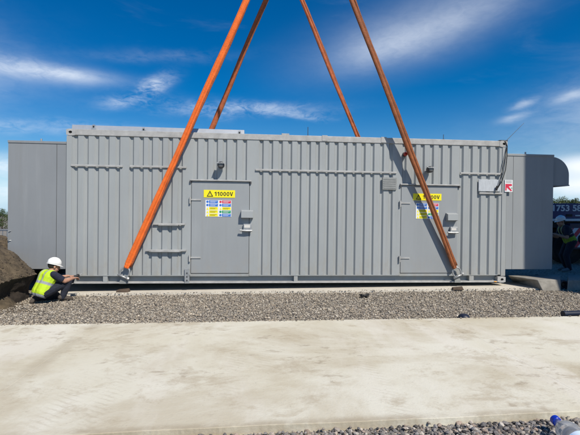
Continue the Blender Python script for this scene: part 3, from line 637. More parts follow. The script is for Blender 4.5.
# spreader beam the slings hang from, above the frame
zb_ = 8.45; xm = (bF.x + bR.x) / 2
sp = empty('spreader_beam', (xm, 1.2, zb_)); tag(sp, 'yellow spreader beam high above the enclosure carrying the four slings', 'lifting beam')
M['craneyellow'] = mat('crane_yellow', (.62, .40, .03), .5, var=.1)
mb = MB(); y0, y1 = -2.0, 2.1
mb.box(-.10, y0, .14, .10, y1, .16).box(-.10, y0, -.16, .10, y1, -.14).box(-.006, y0, -.14, .006, y1, .14); mb.build('beam', 'craneyellow', sp)
for pt in (bF, bR):
    a_ = Vector((xm, pt.y, zb_ - .16)) - Vector((xm, 1.2, zb_)); b_ = pt - Vector((xm, 1.2, zb_))
    MB().tube([a_, b_], .03, 8).build('drop_link', 'galv', sp)
for y in (y0 + .3, y1 - .3): MB().tube([(0, y, .16), (0, 0.05, 2.3)], .025, 8).build('top_leg', 'galv', sp)
MB().lathe([(.05, 2.2), (.16, 2.3), (.16, 2.7), (.05, 2.85)], 14, (0, .05, 0)).build('hook_block', 'craneyellow', sp); MB().tube([(0, .05, 2.8), (0, .05, 30)], .014, 6).build('hoist_rope', 'darkmetal', sp)
# timber packers on the pad under the front shackles
for px, py, lab in ((458.5, 290.0, 'dirty brown timber packer lying on the pad edge under the soiled sling'), (122.5, 292.2, 'dark timber packer on the pad under the bright orange sling')):
    q = gp(px, py, .032); b0 = [(-.12, -.05), (.10, -.06), (.13, .05), (-.10, .07)]; b1 = [(-.11, -.04), (.07, -.05), (.11, .04), (-.09, .06)]
    tag(MB().prism([(x, y, 0) for x, y in b0], [(x, y, .052 + .01 * x / .1) for x, y in b1]).build('timber_packer', 'timber', loc=(q.x, q.y + .03, .032), bevel=.008), lab, 'timber')

# ------------------------------------------------------------------ soil heap with its cut bank, left
RT = Vector((math.cos(YAW), -math.sin(YAW), 0)); FW = Vector((math.sin(YAW), math.cos(YAW), 0))
def cw(X, d, z=0.0): v = CAM + RT * X + FW * d; return Vector((v.x, v.y, z))     # right of / in front of the camera, in metres
def vn(x, y, seed=0):
    from mathutils import noise
    return noise.fractal(Vector((x, y, seed * 7.3)), 0.9, 2.1, 5)
M['soil'] = mat('dry_brown_soil', (0.080, 0.060, 0.037), 0.95, var=.6, vscale=9, bump=1.0, bscale=28)
M['darksoil'] = mat('dark_soil', (0.030, 0.022, 0.016), 0.95, var=.5, vscale=8, bump=1.0, bscale=20)  # cut face colour, much darker than the slope above
heap = empty('soil_heap', cw(-5.2, 7.0)); tag(heap, 'heap of dry brown soil with a dark cut bank beside the crouching worker', 'soil heap')
hl = heap.location
def lip(d): 
    t = min(1, max(0, (d - 7.50) / .26)); t = t * t * (3 - 2 * t); return -4.50 - 1.15 * t + .03 * math.sin(d * 9)
def grid(name, m, rows, cols, fn, parent):
    vs = [fn(i / rows, j / cols) - hl for i in range(rows + 1) for j in range(cols + 1)]; k = cols + 1
    return MB().add(vs, [(i*k+j, i*k+j+1, (i+1)*k+j+1, (i+1)*k+j) for i in range(rows) for j in range(cols)]).build(name, m, parent, smooth=True)
def dd(u): return 5.6 + 6.4 * u
def slope(u, v):
    d = dd(u); t = 4.2 * v ** 1.3; X = lip(d) - t
    z = .46 + 1.05 * t - .24 * max(0, t - .9) ** 2 if t < 2.4 else .46 + .95 * 2.4 - .24 * 2.25 - (t - 2.4) * 1.1
    z *= min(1, max(.0, (d - 5.7) / .8)) if d < 6.5 else 1
    z = z if z < .75 else .75 + .22 * math.tanh((z - .75) / .22)
    fall = min(1, max(0, (12 - d) / 2)); z = (z + (.06 * vn(X * 1.7, d * 1.7) + .045 * vn(X * 7, d * 7, 2)) * min(1, t * 4 + .1)) * fall - .02
    return cw(X + (.02 * vn(d * 6, 0, 3) if v == 0 else 0), d, z)
grid('heap_slope', 'soil', 220, 110, slope, heap)
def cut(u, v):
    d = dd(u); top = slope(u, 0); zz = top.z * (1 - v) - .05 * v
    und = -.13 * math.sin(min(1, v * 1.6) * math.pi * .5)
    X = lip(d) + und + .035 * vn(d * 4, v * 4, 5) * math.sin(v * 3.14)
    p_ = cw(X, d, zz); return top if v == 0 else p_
grid('cut_face', 'darksoil', 220, 24, cut, heap)
def spill(u, v):
    a = 2 * math.pi * u; r = v; c = gp(-6, 307, 0)
    z = .30 * (1 - r ** 1.3) + .05 * vn(math.cos(a) * r * 3, math.sin(a) * r * 3, 9) * (1 - r * .6) - .03
    return Vector((c.x + .33 * r * math.cos(a), c.y + .42 * r * math.sin(a), z))
grid('spilled_soil', 'soil', 64, 24, spill, heap)
SOILP = [(.085,.064,.040), (.065,.048,.031), (.12,.092,.06), (.05,.037,.025)]
q = []
for k in range(2200):
    u = .12 + .5 * random.random(); v = random.random() ** 1.5 * .6; p_ = slope(u, v); q.append(p_[:])
for k in range(260):
    c = gp(random.uniform(-8, 36), random.uniform(299, 313), .005); q.append(c[:])
o = stones('soil_clods', np.array(q), .006, .028, SOILP, power=4); tag(o, 'loose soil clods on and around the brown heap', 'soil')

# ------------------------------------------------------------------ people
def capsule(mb, p0, p1, r0, r1, n=12, flat0=False, flat1=False):
    p0, p1 = Vector(p0), Vector(p1); t = (p1 - p0); L = t.length
    if L < 1e-6: t = Vector((0, 0, 1)); L = 1e-4; p1 = p0 + t * L
    t.normalize(); pts, rs = [], []
    if flat0: pts.append(p0); rs.append(r0)
    else:
        for a in (80, 60, 40, 20, 0): pts.append(p0 - t * r0 * math.sin(R(a))); rs.append(r0 * math.cos(R(a)))
    pts.append((p0 + p1) / 2); rs.append((r0 + r1) / 2)
    if flat1: pts.append(p1); rs.append(r1)
    else:
        for a in (0, 20, 40, 60, 80): pts.append(p1 + t * r1 * math.sin(R(a))); rs.append(r1 * math.cos(R(a)))
    mb.tube(pts, rs, n); return mb
def ellipsoid(mb, c, rx, ry, rz, rot=None, n=16):
    c = Vector(c); vs = []; m = 12
    for i in range(1, m):
        for k in range(n):
            th, a = math.pi * i / m, 2 * math.pi * k / n; v = Vector((rx * math.sin(th) * math.cos(a), ry * math.sin(th) * math.sin(a), rz * math.cos(th)))
            vs.append(c + (rot @ v if rot else v))
    fs = [(i*n+k, i*n+(k+1) % n, (i+1)*n+(k+1) % n, (i+1)*n+k) for i in range(m-2) for k in range(n)] + [tuple(range(n)), tuple(range((m-2)*n, (m-1)*n))[::-1]]
    mb.add(vs, fs); return mb
def fuse(name, mb, m, parent, voxel=.008, smooth=4, frame=None, cuts=()):
    o = mb.build(name, m, parent); r = o.modifiers.new('r', 'REMESH'); r.mode = 'VOXEL'; r.voxel_size = voxel
    sm = o.modifiers.new('s', 'SMOOTH'); sm.iterations = smooth; sm.factor = .5
    bpy.context.view_layer.update()
    me = bpy.data.meshes.new_from_object(o.evaluated_get(bpy.context.evaluated_depsgraph_get())); o.modifiers.clear(); old = o.data; o.data = me; bpy.data.meshes.remove(old)
    if cuts:
        bm = bmesh.new(); bm.from_mesh(me)
        for co, no in cuts: bmesh.ops.bisect_plane(bm, geom=bm.verts[:] + bm.edges[:] + bm.faces[:], plane_co=co, plane_no=no, clear_outer=True)
        bm.to_mesh(me); bm.free()
    me.polygons.foreach_set('use_smooth', [True] * len(me.polygons))
    if frame: me.transform(frame.inverted()); o.matrix_local = frame
    return o
def hand(mb, wrist, d, side, up, curl=.9, r=.0088, thumb=1):
    d, side, up = Vector(d).normalized(), Vector(side).normalized(), Vector(up).normalized(); w = Vector(wrist)
    for k in range(4): capsule(mb, w + side * (k - 1.5) * .012, w + d * .085 + side * (k - 1.5) * .020, .015, .012, 8)
    for k, L in enumerate((.068, .078, .072, .055)):
        a = w + d * .088 + side * (k - 1.5) * .0215; d1 = (d * math.cos(curl * .5) - up * math.sin(curl * .5)); d2 = (d * math.cos(curl * 1.4) - up * math.sin(curl * 1.4))
        b = a + d1 * L * .5; capsule(mb, a, b, r, r * .95, 8); capsule(mb, b, b + d2 * L * .5, r * .95, r * .8, 8)
    a = w + d * .03 - side * .026 * thumb; b = a + d * .030 - side * .030 * thumb - up * .012; capsule(mb, a, b, .012, .0105, 8); capsule(mb, b, b + d * .032 - up * .018, .0105, .0085, 8)
def vest_mat(name, basecol, hv, bands, straps, hvzones=()):
    m, t, b = nodes_of(name); N = t.nodes.new; L = t.links.new; tcn = N('ShaderNodeTexCoord'); sp_ = N('ShaderNodeSeparateXYZ'); L(tcn.outputs['Object'], sp_.inputs[0])
    def mth(op, a, bb):
        x = N('ShaderNodeMath'); x.operation = op
        for i, c in enumerate((a, bb)):
            if isinstance(c, (int, float)): x.inputs[i].default_value = c
            elif c is not None: L(c, x.inputs[i])
        return x.outputs[0]
    def rng_(v, a, c): return mth('MULTIPLY', mth('GREATER_THAN', v, a), mth('LESS_THAN', v, c))
    ay = mth('ABSOLUTE', sp_.outputs[1], 0.0); z = sp_.outputs[2]
    f = None
    for a, c in bands: g_ = rng_(z, a, c); f = g_ if f is None else mth('MAXIMUM', f, g_)
    for a, c, z0, z1 in straps: g_ = mth('MULTIPLY', rng_(ay, a, c), rng_(z, z0, z1)); f = g_ if f is None else mth('MAXIMUM', f, g_)
    h = None
    for a, c, z0, z1 in hvzones: g_ = mth('MULTIPLY', rng_(ay, a, c), rng_(z, z0, z1)); h = g_ if h is None else mth('MAXIMUM', h, g_)
    src = None
    if h is not None:
        x = N('ShaderNodeMix'); x.data_type = 'RGBA'; L(h, x.inputs['Factor']); x.inputs['A'].default_value = (*basecol, 1); x.inputs['B'].default_value = (*hv, 1); src = x.outputs['Result']
    x = N('ShaderNodeMix'); x.data_type = 'RGBA'; L(f, x.inputs['Factor']); x.inputs['B'].default_value = (.34, .36, .38, 1)
    if src: L(src, x.inputs['A'])
    else: x.inputs['A'].default_value = (*hv, 1)
    L(x.outputs['Result'], b.inputs['Base Color']); b.inputs['Roughness'].default_value = .8
    n = N('ShaderNodeTexNoise'); n.inputs['Scale'].default_value = 14; n.inputs['Detail'].default_value = 4; L(tcn.outputs['Object'], n.inputs['Vector']); bp = N('ShaderNodeBump'); bp.inputs['Strength'].default_value = .7; bp.inputs['Distance'].default_value = .02; L(n.outputs['Fac'], bp.inputs['Height']); L(bp.outputs[0], b.inputs['Normal'])
    return m
M['skin'] = mat('skin', (.42, .225, .15), .55, var=.1, vscale=20)
M['navy'] = mat('navy_cotton', (.012, .015, .032), .9, var=.3, vscale=20, bump=.6, bscale=22)
M['trouser'] = mat('dark_navy_trousers', (.013, .016, .028), .9, var=.35, vscale=15, bump=.8, bscale=18)
M['boot'] = mat('worn_boot_leather', (.075, .06, .048), .8, var=.4, vscale=30, bump=.4, bscale=40)
M['greyboot'] = mat('grey_boot', (.20, .20, .21), .8, var=.3, vscale=30)
M['helmet'] = mat('white_helmet_plastic', (.78, .78, .75), .35, var=.04, vscale=8)
M['hair'] = mat('dark_hair', (.02, .014, .01), .8, var=.3, vscale=60)
M['hivis'] = vest_mat('hi_vis_yellow_vest', (.5, .7, .02), (.47, .66, .02), [(-.10, -.055), (.135, .185)], [(.065, .105, .185, .6)])
M['darkvest'] = vest_mat('dark_vest_hi_vis_panels', (.012, .015, .03), (.22, .34, .02), [(.20, .215)], [(.085, .10, .25, .6)], [(0, .4, -.02, .13), (.055, .085, .2, .6)])
def human(root, J, vest, boots, voxel=.007):
    g = {k: Vector(v) for k, v in J.items()}; pel, che, nk, hd = g['pelvis'], g['chest'], g['neck'], g['head']
    upv = (che - pel).normalized(); lat = Vector((0, 1, 0)); fwd = lat.cross(upv).normalized()
    hup = g['head_up'].normalized(); hf = (g['look'] - hup * g['look'].dot(hup)).normalized(); hl_ = hup.cross(hf); hrot = Matrix((hf, hl_, hup)).transposed()
    def torso(mb, e, neck_f=1.0):
        for s in (-1, 1):
            capsule(mb, pel + lat * s * .065, pel + (che - pel) * .55 + lat * s * .062, .105 + e, .098 + e); capsule(mb, pel + (che - pel) * .5 + lat * s * .065, che + lat * s * .085, .098 + e, .105 + e)
        capsule(mb, che + (g['shR'] - che) * .72, che + (g['shL'] - che) * .72, .068 + e, .068 + e); capsule(mb, che, che + (nk - che) * neck_f, .09 + e, .085 + (.055 - .085) * neck_f + e * .5)
    def legs(mb, e, ankle=1.0):
        for s in 'RL':
            h, k, a = g['hip' + s], g['knee' + s], g['ankle' + s]; capsule(mb, h, k, .092 + e, .062 + e); capsule(mb, k, k + (a - k) * .4, .062 + e, .058 + e); capsule(mb, k + (a - k) * .35, k + (a - k) * ankle, .058 + e, .042 + e)
    mb = MB(); torso(mb, -.012); legs(mb, -.012)
    capsule(mb, che + (nk - che) * .3, hd, .058, .054)
    # head: skull, jaw, nose, ears, lips, brow
    H = lambda a, b, c: hd + hrot @ Vector((a, b, c))
    ellipsoid(mb, H(-.008, 0, .03), .098, .077, .095, hrot); ellipsoid(mb, H(.018, 0, -.045), .070, .060, .075, hrot); capsule(mb, H(.050, 0, -.085), H(.060, 0, -.092), .028, .024, 10)
    capsule(mb, H(.088, 0, .012), H(.108, 0, -.028), .010, .014, 8); capsule(mb, H(.076, -.035, .022), H(.076, .035, .022), .014, .014, 8); capsule(mb, H(.086, -.018, -.058), H(.086, .018, -.058), .009, .009, 8)
    for s in (-1, 1): ellipsoid(mb, H(-.005, s * .080, -.01), .020, .010, .032, hrot, 10)
    for s in 'RL':
        sh, el_, wr = g['sh' + s], g['el' + s], g['wr' + s]; capsule(mb, sh, el_, .052, .041); capsule(mb, el_, el_ + (wr - el_) * .35, .041, .043); capsule(mb, el_ + (wr - el_) * .3, wr, .043, .027)
        d = (wr - el_).normalized(); upd = Vector((0, 0, 1)) - d * d.z; sd = d.cross(upd).normalized(); hand(mb, wr, d * .95 + Vector((0, 0, -.15)), sd, upd, .9, thumb=(1 if s == 'R' else -1))
    body = fuse('body', mb, 'skin', root, .0065, 2)
    # eyes
    for s in (-1, 1): ellipsoid(MB(), H(.083, s * .031, .0), .008, .012, .007, hrot, 8).build('eye', 'hair', body)
    mb = MB(); ellipsoid(mb, H(-.022, 0, .028), .098, .084, .098, hrot); fuse('hair', mb, 'hair', root, .008, 2, cuts=((H(.02, 0, 0), hf), (H(0, 0, -.055), -hup)))
    mb = MB(); torso(mb, .006, .55)
    for s in 'RL': sh, el_ = g['sh' + s], g['el' + s]; capsule(mb, sh, sh + (el_ - sh) * .80, .070, .066, flat1=True)
    fuse('shirt', mb, 'navy', root, voxel, 3)
    mb = MB(); legs(mb, .014, .98)
    for s in (-1, 1): capsule(mb, pel + lat * s * .06, pel + upv * .06 + lat * s * .06, .122, .112)
    fuse('trousers', mb, 'trouser', root, voxel, 3)
    fr = Matrix((fwd, lat, upv)).transposed().to_4x4(); fr.translation = pel
    mb = MB(); torso(mb, .024, .30); fuse('vest', mb, vest, root, voxel, 3, frame=fr, cuts=((pel - upv * .10, -upv),))
    for s in 'RL':
        a, t, k = g['ankle' + s], g['toe' + s], g['knee' + s]; mb = MB(); f = (t - a); capsule(mb, a + (k - a).normalized() * .07, a, .052, .050, flat0=True); capsule(mb, a - f.normalized() * .035 - Vector((0, 0, .0)), a + f * .5, .046, .046); capsule(mb, a + f * .4, t, .047, .040)
        fuse('boot', mb, boots, root, .007, 2)
    # helmet: shell, brim, ridge
    prof = [(.110, .0), (.109, .03), (.104, .06), (.089, .09), (.060, .113), (.026, .124), (.002, .126)]; mb = MB(); n = 28; vs = []
    for r_, h in prof:
        for k in range(n): a = 2*math.pi*k/n; vs.append(H(-.012 + r_ * 1.14 * math.cos(a), r_ * .93 * math.sin(a), .035 + h))
    m = len(prof); fs = [(i*n+k, i*n+(k+1) % n, (i+1)*n+(k+1) % n, (i+1)*n+k) for i in range(m-1) for k in range(n)] + [tuple(range((m-1)*n, m*n)), tuple(range(n))[::-1]]; mb.add(vs, fs); hel = mb.build('helmet', 'helmet', root, smooth=True)
    mb = MB(); vs = []
    for r_, h in ((.107, .040), (.117, .036), (.117, .030), (.107, .030)):
        for k in range(n): a = 2*math.pi*k/n; e = r_ + (.034 if r_ > .11 else 0) * max(0, math.cos(a)) ** 2; vs.append(H(-.012 + e * 1.14 * math.cos(a), e * .93 * math.sin(a), h - (.012 * max(0, math.cos(a)) if r_ > .11 else 0)))
    mb.add(vs, [(i*n+k, i*n+(k+1) % n, ((i+1) % 4)*n+(k+1) % n, ((i+1) % 4)*n+k) for i in range(4) for k in range(n)]); mb.build('helmet_brim', 'helmet', hel)
    MB().tube([H(-.012 + 1.145 * .112 * math.cos(a), 0, .035 + .128 * math.sin(a)) for a in [R(25 + 13 * k) for k in range(11)]], .009, 8).build('helmet_ridge', 'helmet', hel, smooth=True)
    return body
# crouching worker by the enclosure's corner
c = gp(50.0, 302.5, 0); w1 = empty('person', (c.x, c.y, 0), (0, 0, R(50))); w1.scale = (.9, .9, .9)
tag(w1, 'person crouching in yellow hi-vis vest and white helmet, hands at the enclosure corner', 'person')
human(w1, dict(pelvis=(-.16, 0, .23), chest=(-.03, 0, .50), neck=(.035, 0, .60), head=(.075, -.01, .68), head_up=(.28, -.05, .95), look=(1, -.25, -.35),
    shR=(-.02, -.185, .545), elR=(.16, -.235, .405), wrR=(.365, -.15, .43), shL=(-.01, .185, .55), elL=(.19, .22, .42), wrL=(.38, .07, .45),
    hipR=(-.14, -.095, .22), kneeR=(.265, -.15, .37), ankleR=(.16, -.14, .085), toeR=(.31, -.16, .045), hipL=(-.14, .095, .22), kneeL=(.19, .16, .085), ankleL=(-.20, .14, .10), toeL=(-.26, .14, .045)), 'hivis', 'boot')
tp = w1.matrix_basis @ Vector((.47, -.03, .42)); tl = empty('hand_tool', tp, (0, 0, R(50))); tag(tl, 'small dark hand tool held by the crouching person', 'tool')
capsule(MB(), (-.03, 0, .0), (.05, 0, .03), .022, .026).build('tool_body', 'black', tl, smooth=True); capsule(MB(), (-.02, 0, 0), (-.045, 0, -.08), .017, .019).build('tool_grip', 'darkmetal', tl, smooth=True); MB().tube([(.05, 0, .03), (.12, 0, .055)], .008, 8).build('tool_bit', 'galv', tl)
# second worker behind the right end
c = gp(566, 271.5, 0); w2 = empty('person', (c.x, c.y, 0), (0, 0, R(166)))
tag(w2, 'person in dark clothes and white helmet stooping in front of the blue crane truck', 'person')
human(w2, dict(pelvis=(-.10, 0, .80), chest=(.04, 0, 1.09), neck=(.095, 0, 1.215), head=(.135, 0, 1.305), head_up=(.22, 0, .97), look=(1, .25, -.3),
    shR=(.06, -.19, 1.15), elR=(.10, -.26, .89), wrR=(.33, -.12, .94), shL=(.07, .19, 1.15), elL=(.10, .26, .90), wrL=(.345, .13, .99),
    hipR=(-.10, -.095, .79), kneeR=(.04, -.13, .43), ankleR=(-.06, -.13, .085), toeR=(.10, -.15, .045), hipL=(-.10, .095, .79), kneeL=(.06, .13, .43), ankleL=(-.02, .14, .085), toeL=(.14, .16, .045)), 'darkvest', 'greyboot')

# ------------------------------------------------------------------ concrete blocks, pipe, small litter
tag(MB().prism([gp(543, 291.3, 0), gp(561, 291.0, 0), gp(561, 281.5, 0), gp(513, 282.5, 0)], [gp(537.5, 279.8, .215), gp(560.5, 279.6, .215), gp(560.5, 274.6, .215), gp(508, 275.6, .215)]).build('concrete_block', 'block', bevel=.012), 'low weathered concrete block with a raked end under the right end module', 'concrete block')
tag(MB().prism([gp(567, 291.2, 0), gp(600, 290.5, 0), gp(600, 282, 0), gp(567, 282, 0)], [gp(568, 280.2, .21), gp(600, 279.8, .21), gp(600, 275, .21), gp(568, 275, .21)]).build('concrete_block', 'block', bevel=.012), 'low dark concrete block lying beside the rusty pipe roller', 'concrete block')
c = gp(564, 289.8, 0); pr = empty('pipe_roller', (c.x, c.y, .10)); tag(pr, 'short dark pipe end wedged between two concrete blocks', 'pipe'); n = 20
vs = []
for r_, y in ((.085, 0), (.095, .01), (.095, .8), (.06, .8), (.06, 0)): vs += [(r_ * math.cos(2*math.pi*k/n), y, r_ * math.sin(2*math.pi*k/n)) for k in range(n)]
MB().add(vs, [(i*n+k, i*n+(k+1) % n, ((i+1) % 5)*n+(k+1) % n, ((i+1) % 5)*n+k) for i in range(5) for k in range(n)]).build('pipe_wall', 'darkmetal', pr, smooth=False); MB().lathe([(.03, .02), (.03, .78)], 12, axis='y').build('pipe_core', 'timber', pr)
M['ductblue'] = mat('blue_duct_plastic', (.007, .012, .030), .5, var=.2, vscale=20)
M['ductpale'] = mat('pale_blue_rim', (.04, .08, .15), .5)
c = gp(468.5, 317, SZ); dc = empty('pipe_stub', (c.x, c.y + .13, -.028)); tag(dc, 'round dark blue duct cap poking out of the gravel at the slab edge', 'duct cap')
MB().lathe([(.080, -.03), (.080, .050), (.074, .075), (.05, .096), (.015, .103)], 20).build('cap', 'ductblue', dc, smooth=True); MB().lathe([(.083, .02), (.087, .03), (.083, .045)], 20).build('rim', 'ductpale', dc)
c = gp(577, 316.5, SZ); dc = empty('duct_end', (c.x, c.y + .12, .04)); tag(dc, 'short dark blue duct length lying in gravel along the slab edge', 'duct'); MB().tube([(-.10, 0, .03), (.5, .05, .03)], .040, 16).build('duct', 'ductblue', dc, smooth=False); MB().tube([(-.12, -.002, .03), (-.08, .001, .03)], .046, 16).build('collar', 'ductblue', dc)
c = gp(364.5, 298, .0); rg = empty('black_rag', (c.x, c.y, .02)); tag(rg, 'crumpled black plastic scrap lying on the pale gravel', 'litter')
for k in range(5):
    a0 = random.uniform(0, 6.28); pts = [Vector((random.uniform(-.085, .085), random.uniform(-.04, .04), random.uniform(0, .05))) for _ in range(5)]; MB().tube(pts, [.012, .022, .016, .02, .008], 6).build('scrap_fold', 'black', rg)
# water bottle in the near gravel
bm_, t_, b__ = nodes_of('clear_plastic'); b__.inputs['Base Color'].default_value = (.88, .93, .97, 1); b__.inputs['Roughness'].default_value = .08; b__.inputs['IOR'].default_value = 1.25; b__.inputs['Transmission Weight'].default_value = .85; M['plastic'] = bm_
M['capblue'] = mat('blue_cap', (.006, .035, .42), .35); M['labelblue'] = mat('pale_blue_label', (.35, .50, .75), .5, var=.5, vscale=25, dirt=(.75, .8, .88))
C0 = gp(556.8, 421.5, .105); C1 = gp(585, 447, .085); ax = (C1 - C0); ax.z = -.03; ax.normalize()
bt = empty('water_bottle', C0, ax.to_track_quat('Z', 'Y').to_euler()); tag(bt, 'clear plastic water bottle with blue cap lying on the coarse gravel', 'bottle')
MB().lathe([(.024, -.03), (.031, -.026), (.031, .006), (.029, .008)], 24).build('cap', 'capblue', bt)
MB().lathe([(.022, .002), (.026, .02), (.028, .03), (.045, .055), (.066, .09), (.076, .125), (.076, .15), (.072, .155), (.076, .16), (.076, .20), (.072, .206), (.076, .212), (.076, .33), (.066, .345), (.03, .338)], 32).build('bottle_body', 'plastic', bt, smooth=True)
MB().lathe([(.0775, .165), (.0775, .195)], 32).build('bottle_label', 'labelblue', bt, smooth=True) if False else None
n = 32; vs = [((.0772) * math.cos(2*math.pi*k/n), (.0772) * math.sin(2*math.pi*k/n), z) for z in (.216, .325) for k in range(n)]; MB().add(vs, [(k, (k+1) % n, n+(k+1) % n, n+k) for k in range(n)]).build('bottle_label', 'labelblue', bt, smooth=True)

# ------------------------------------------------------------------ crane truck behind, right
TY = 3.4; tx0 = yp(546, 210, TY).x; Z = lambda py: yp(566, py, TY).z; XX = lambda px: yp(px, 230, TY).x
M['truckblue'] = mat('truck_blue', (.014, .028, .14), .35, var=.06, vscale=3, coat=.3); M['trucknavy'] = mat('truck_dark_blue', (.010, .016, .055), .4); M['truckwhite'] = mat('truck_white', (.74, .75, .76), .45, var=.1, vscale=10); M['chassis'] = mat('chassis_black', (.012, .012, .014), .7, var=.3, vscale=10); M['tyre'] = mat('tyre_rubber', (.014, .014, .014), .85)
tr = empty('crane_truck', (tx0, TY, 0)); tag(tr, 'dark blue crane truck lettered with a white phone number behind the right end', 'crane truck')
def tb(name, m, x0, y0, z0, x1, y1, z1, parent=None, bevel=.01):
    o = MB().box(x0 - tx0, y0, z0, x1 - tx0, y1, z1).build(name, m, parent or tr, bevel=bevel); return o
sb = tb('side_board', 'truckblue', tx0, 0, Z(218.3), tx0 + 6.5, 2.4, Z(203.4))
text_mesh('character', '01753 58', 'truckwhite', sb, abs(Z(211.3) - Z(204.9)), Matrix.Translation((XX(546.6) / 2 + XX(581.3) / 2 - tx0, -.006, (Z(211.3) + Z(204.9)) / 2)) @ FRONT, XX(581.3) - XX(546.6), .002, .006)
tb('locker_handle', 'chassis', XX(566), -.012, Z(216.6), XX(572), -.001, Z(214.2), sb, 0); tb('locker_handle', 'truckwhite', XX(575), -.012, Z(216.2), XX(582), -.001, Z(215), sb, 0)
tb('board_trim', 'truckwhite', tx0, -.02, Z(221.2), tx0 + 6.5, 2.4, Z(218.6))
tb('deck', 'chassis', tx0, .1, Z(228), tx0 + 6.5, 2.3, Z(221.5)); tb('chassis_rail', 'chassis', tx0 - .2, .3, .55, tx0 + 9, 2.1, Z(229))
ob = tb('outrigger_box', 'trucknavy', XX(567.5), -.10, Z(249), XX(567.5) + 1.6, .4, Z(223.5))
cb = tb('chevron_board', 'truckwhite', XX(569.0), -.13, Z(247), XX(569.0) + .95, -.105, Z(228), ob, 0)
x0_, x1_, z0_, z1_ = XX(569.0) - tx0, XX(569.0) - tx0 + .95, Z(247), Z(228); hgt = z1_ - z0_
for k in range(-3, 5):
    a_ = x0_ + k * .30; poly = [(a_, z0_), (a_ + .15, z0_), (a_ + .15 + hgt * .9, z1_), (a_ + hgt * .9, z1_)]
    # clip the stripe to the board
    def clip(pl, f, inside):
        out = []
        for i in range(len(pl)):
            p_, q_ = pl[i], pl[(i+1) % len(pl)]; fp, fq = f(p_), f(q_)
            if fp >= 0: out.append(p_)
            if fp * fq < 0: t = fp / (fp - fq); out.append((p_[0] + t * (q_[0]-p_[0]), p_[1] + t * (q_[1]-p_[1])))
        return out
    poly = clip(poly, lambda p_: p_[0] - x0_, 1); poly = clip(poly, lambda p_: x1_ - p_[0], 1) if len(poly) > 2 else poly
    if len(poly) > 2: MB().extrude(poly, 'y', -.134, -.131).build('chevron_stripe', 'red', ob)
MB().lathe([(.10, -.16), (.13, -.15), (.13, -.134)], 18, (XX(578.5) - tx0, 0, Z(238.5)), 'y').build('outrigger_pin', 'chassis', ob)
for wx in (.9, 2.3, 4.6, 6.0):
    for wy in (.35, 2.05):
        w_ = MB().lathe([(.30, wy - .17), (.46, wy - .17), (.50, wy - .12), (.50, wy + .12), (.46, wy + .17), (.30, wy + .17)], 28, (wx, 0, .50), 'y').build('wheel', 'tyre', tr); MB().lathe([(.29, wy - .175), (.29, wy - .14), (.12, wy - .13), (.10, wy - .19)], 20, (wx, 0, .5), 'y').build('rim', 'chassis', w_)
tb('cab', 'truckblue', tx0 + 6.7, .1, .7, tx0 + 8.8, 2.3, 2.7, bevel=.06); tb('cab_window', 'black', tx0 + 7.0, .085, 1.7, tx0 + 8.2, .099, 2.4, bevel=0)
MB().tube([(5.5, 1.2, Z(203)), (6.5, 1.2, 2.7), (2.0, 1.2, 3.3)], .28, 4).build('folded_boom', 'truckwhite', tr) if False else None

# ------------------------------------------------------------------ unseen container stack, added to cast shade on the right end
def shade_caster(loc, m, label):
    r = empty('shade_container', loc); tag(r, label, 'container', 'unseen containers added to shade the right end')
    Lc, Wc, Hc = 6.06, 2.44, 2.88; n = 22
    def wall(y, s):
        prof = []
        for k in range(n):
            x = .15 + (Lc - .3) * k / n; p4 = (Lc - .3) / n
            prof += [(x, y), (x + p4*.35, y), (x + p4*.5, y + s*.036), (x + p4*.85, y + s*.036)]
        prof.append((Lc - .15, y)); k = len(prof); return MB().add([(a, b, .15) for a, b in prof] + [(a, b, Hc - .1) for a, b in prof], [(i, i+1, k+i+1, k+i) for i in range(k-1)])
    wall(.02, 1).build('side_wall', m, r); wall(Wc - .02, -1).build('side_wall', m, r)
    MB().box(.06, .03, .12, .09, Wc - .03, Hc - .06).build('end_wall', m, r); MB().box(Lc - .09, .03, .12, Lc - .06, Wc - .03, Hc - .06).build('door_end', m, r)
    MB().box(.05, .05, Hc - .06, Lc - .05, Wc - .05, Hc - .03).build('roof', m, r); MB().box(.05, .05, .12, Lc - .05, Wc - .05, .15).build('floor', 'darkmetal', r)
    for y in (0, Wc - .08): MB().box(.15, y, 0, Lc - .15, y + .08, .149).build('bottom_rail', m, r); MB().box(.15, y, Hc - .101, Lc - .15, y + .08, Hc).build('top_rail', m, r)
    for x in (0, Lc - .15):
        for y in (0, Wc - .15): MB().box(x, y, 0, x + .149, y + .15, Hc).build('corner_post', m, r)
M['cblue'] = mat('container_blue', (.03, .09, .2), .5, var=.2, vscale=3); M['crust'] = mat('container_rust', (.22, .06, .03), .6, var=.3, vscale=3); M['cgrey'] = mat('container_grey', (.3, .31, .31), .5, var=.1, vscale=3)
sx0 = 9.15 + .55 * 4.44
for k, (m_, lab) in enumerate((('cgrey', 'grey container added out of view for shade, foot of the stack'), ('crust', 'rust red container added out of view for shade, middle of the stack'), ('cblue', 'blue container added out of view for shade, top of the stack'))):
    shade_caster((sx0 + .06 * (k % 2), -2.0 - 2.44, k * 2.885), m_, lab)

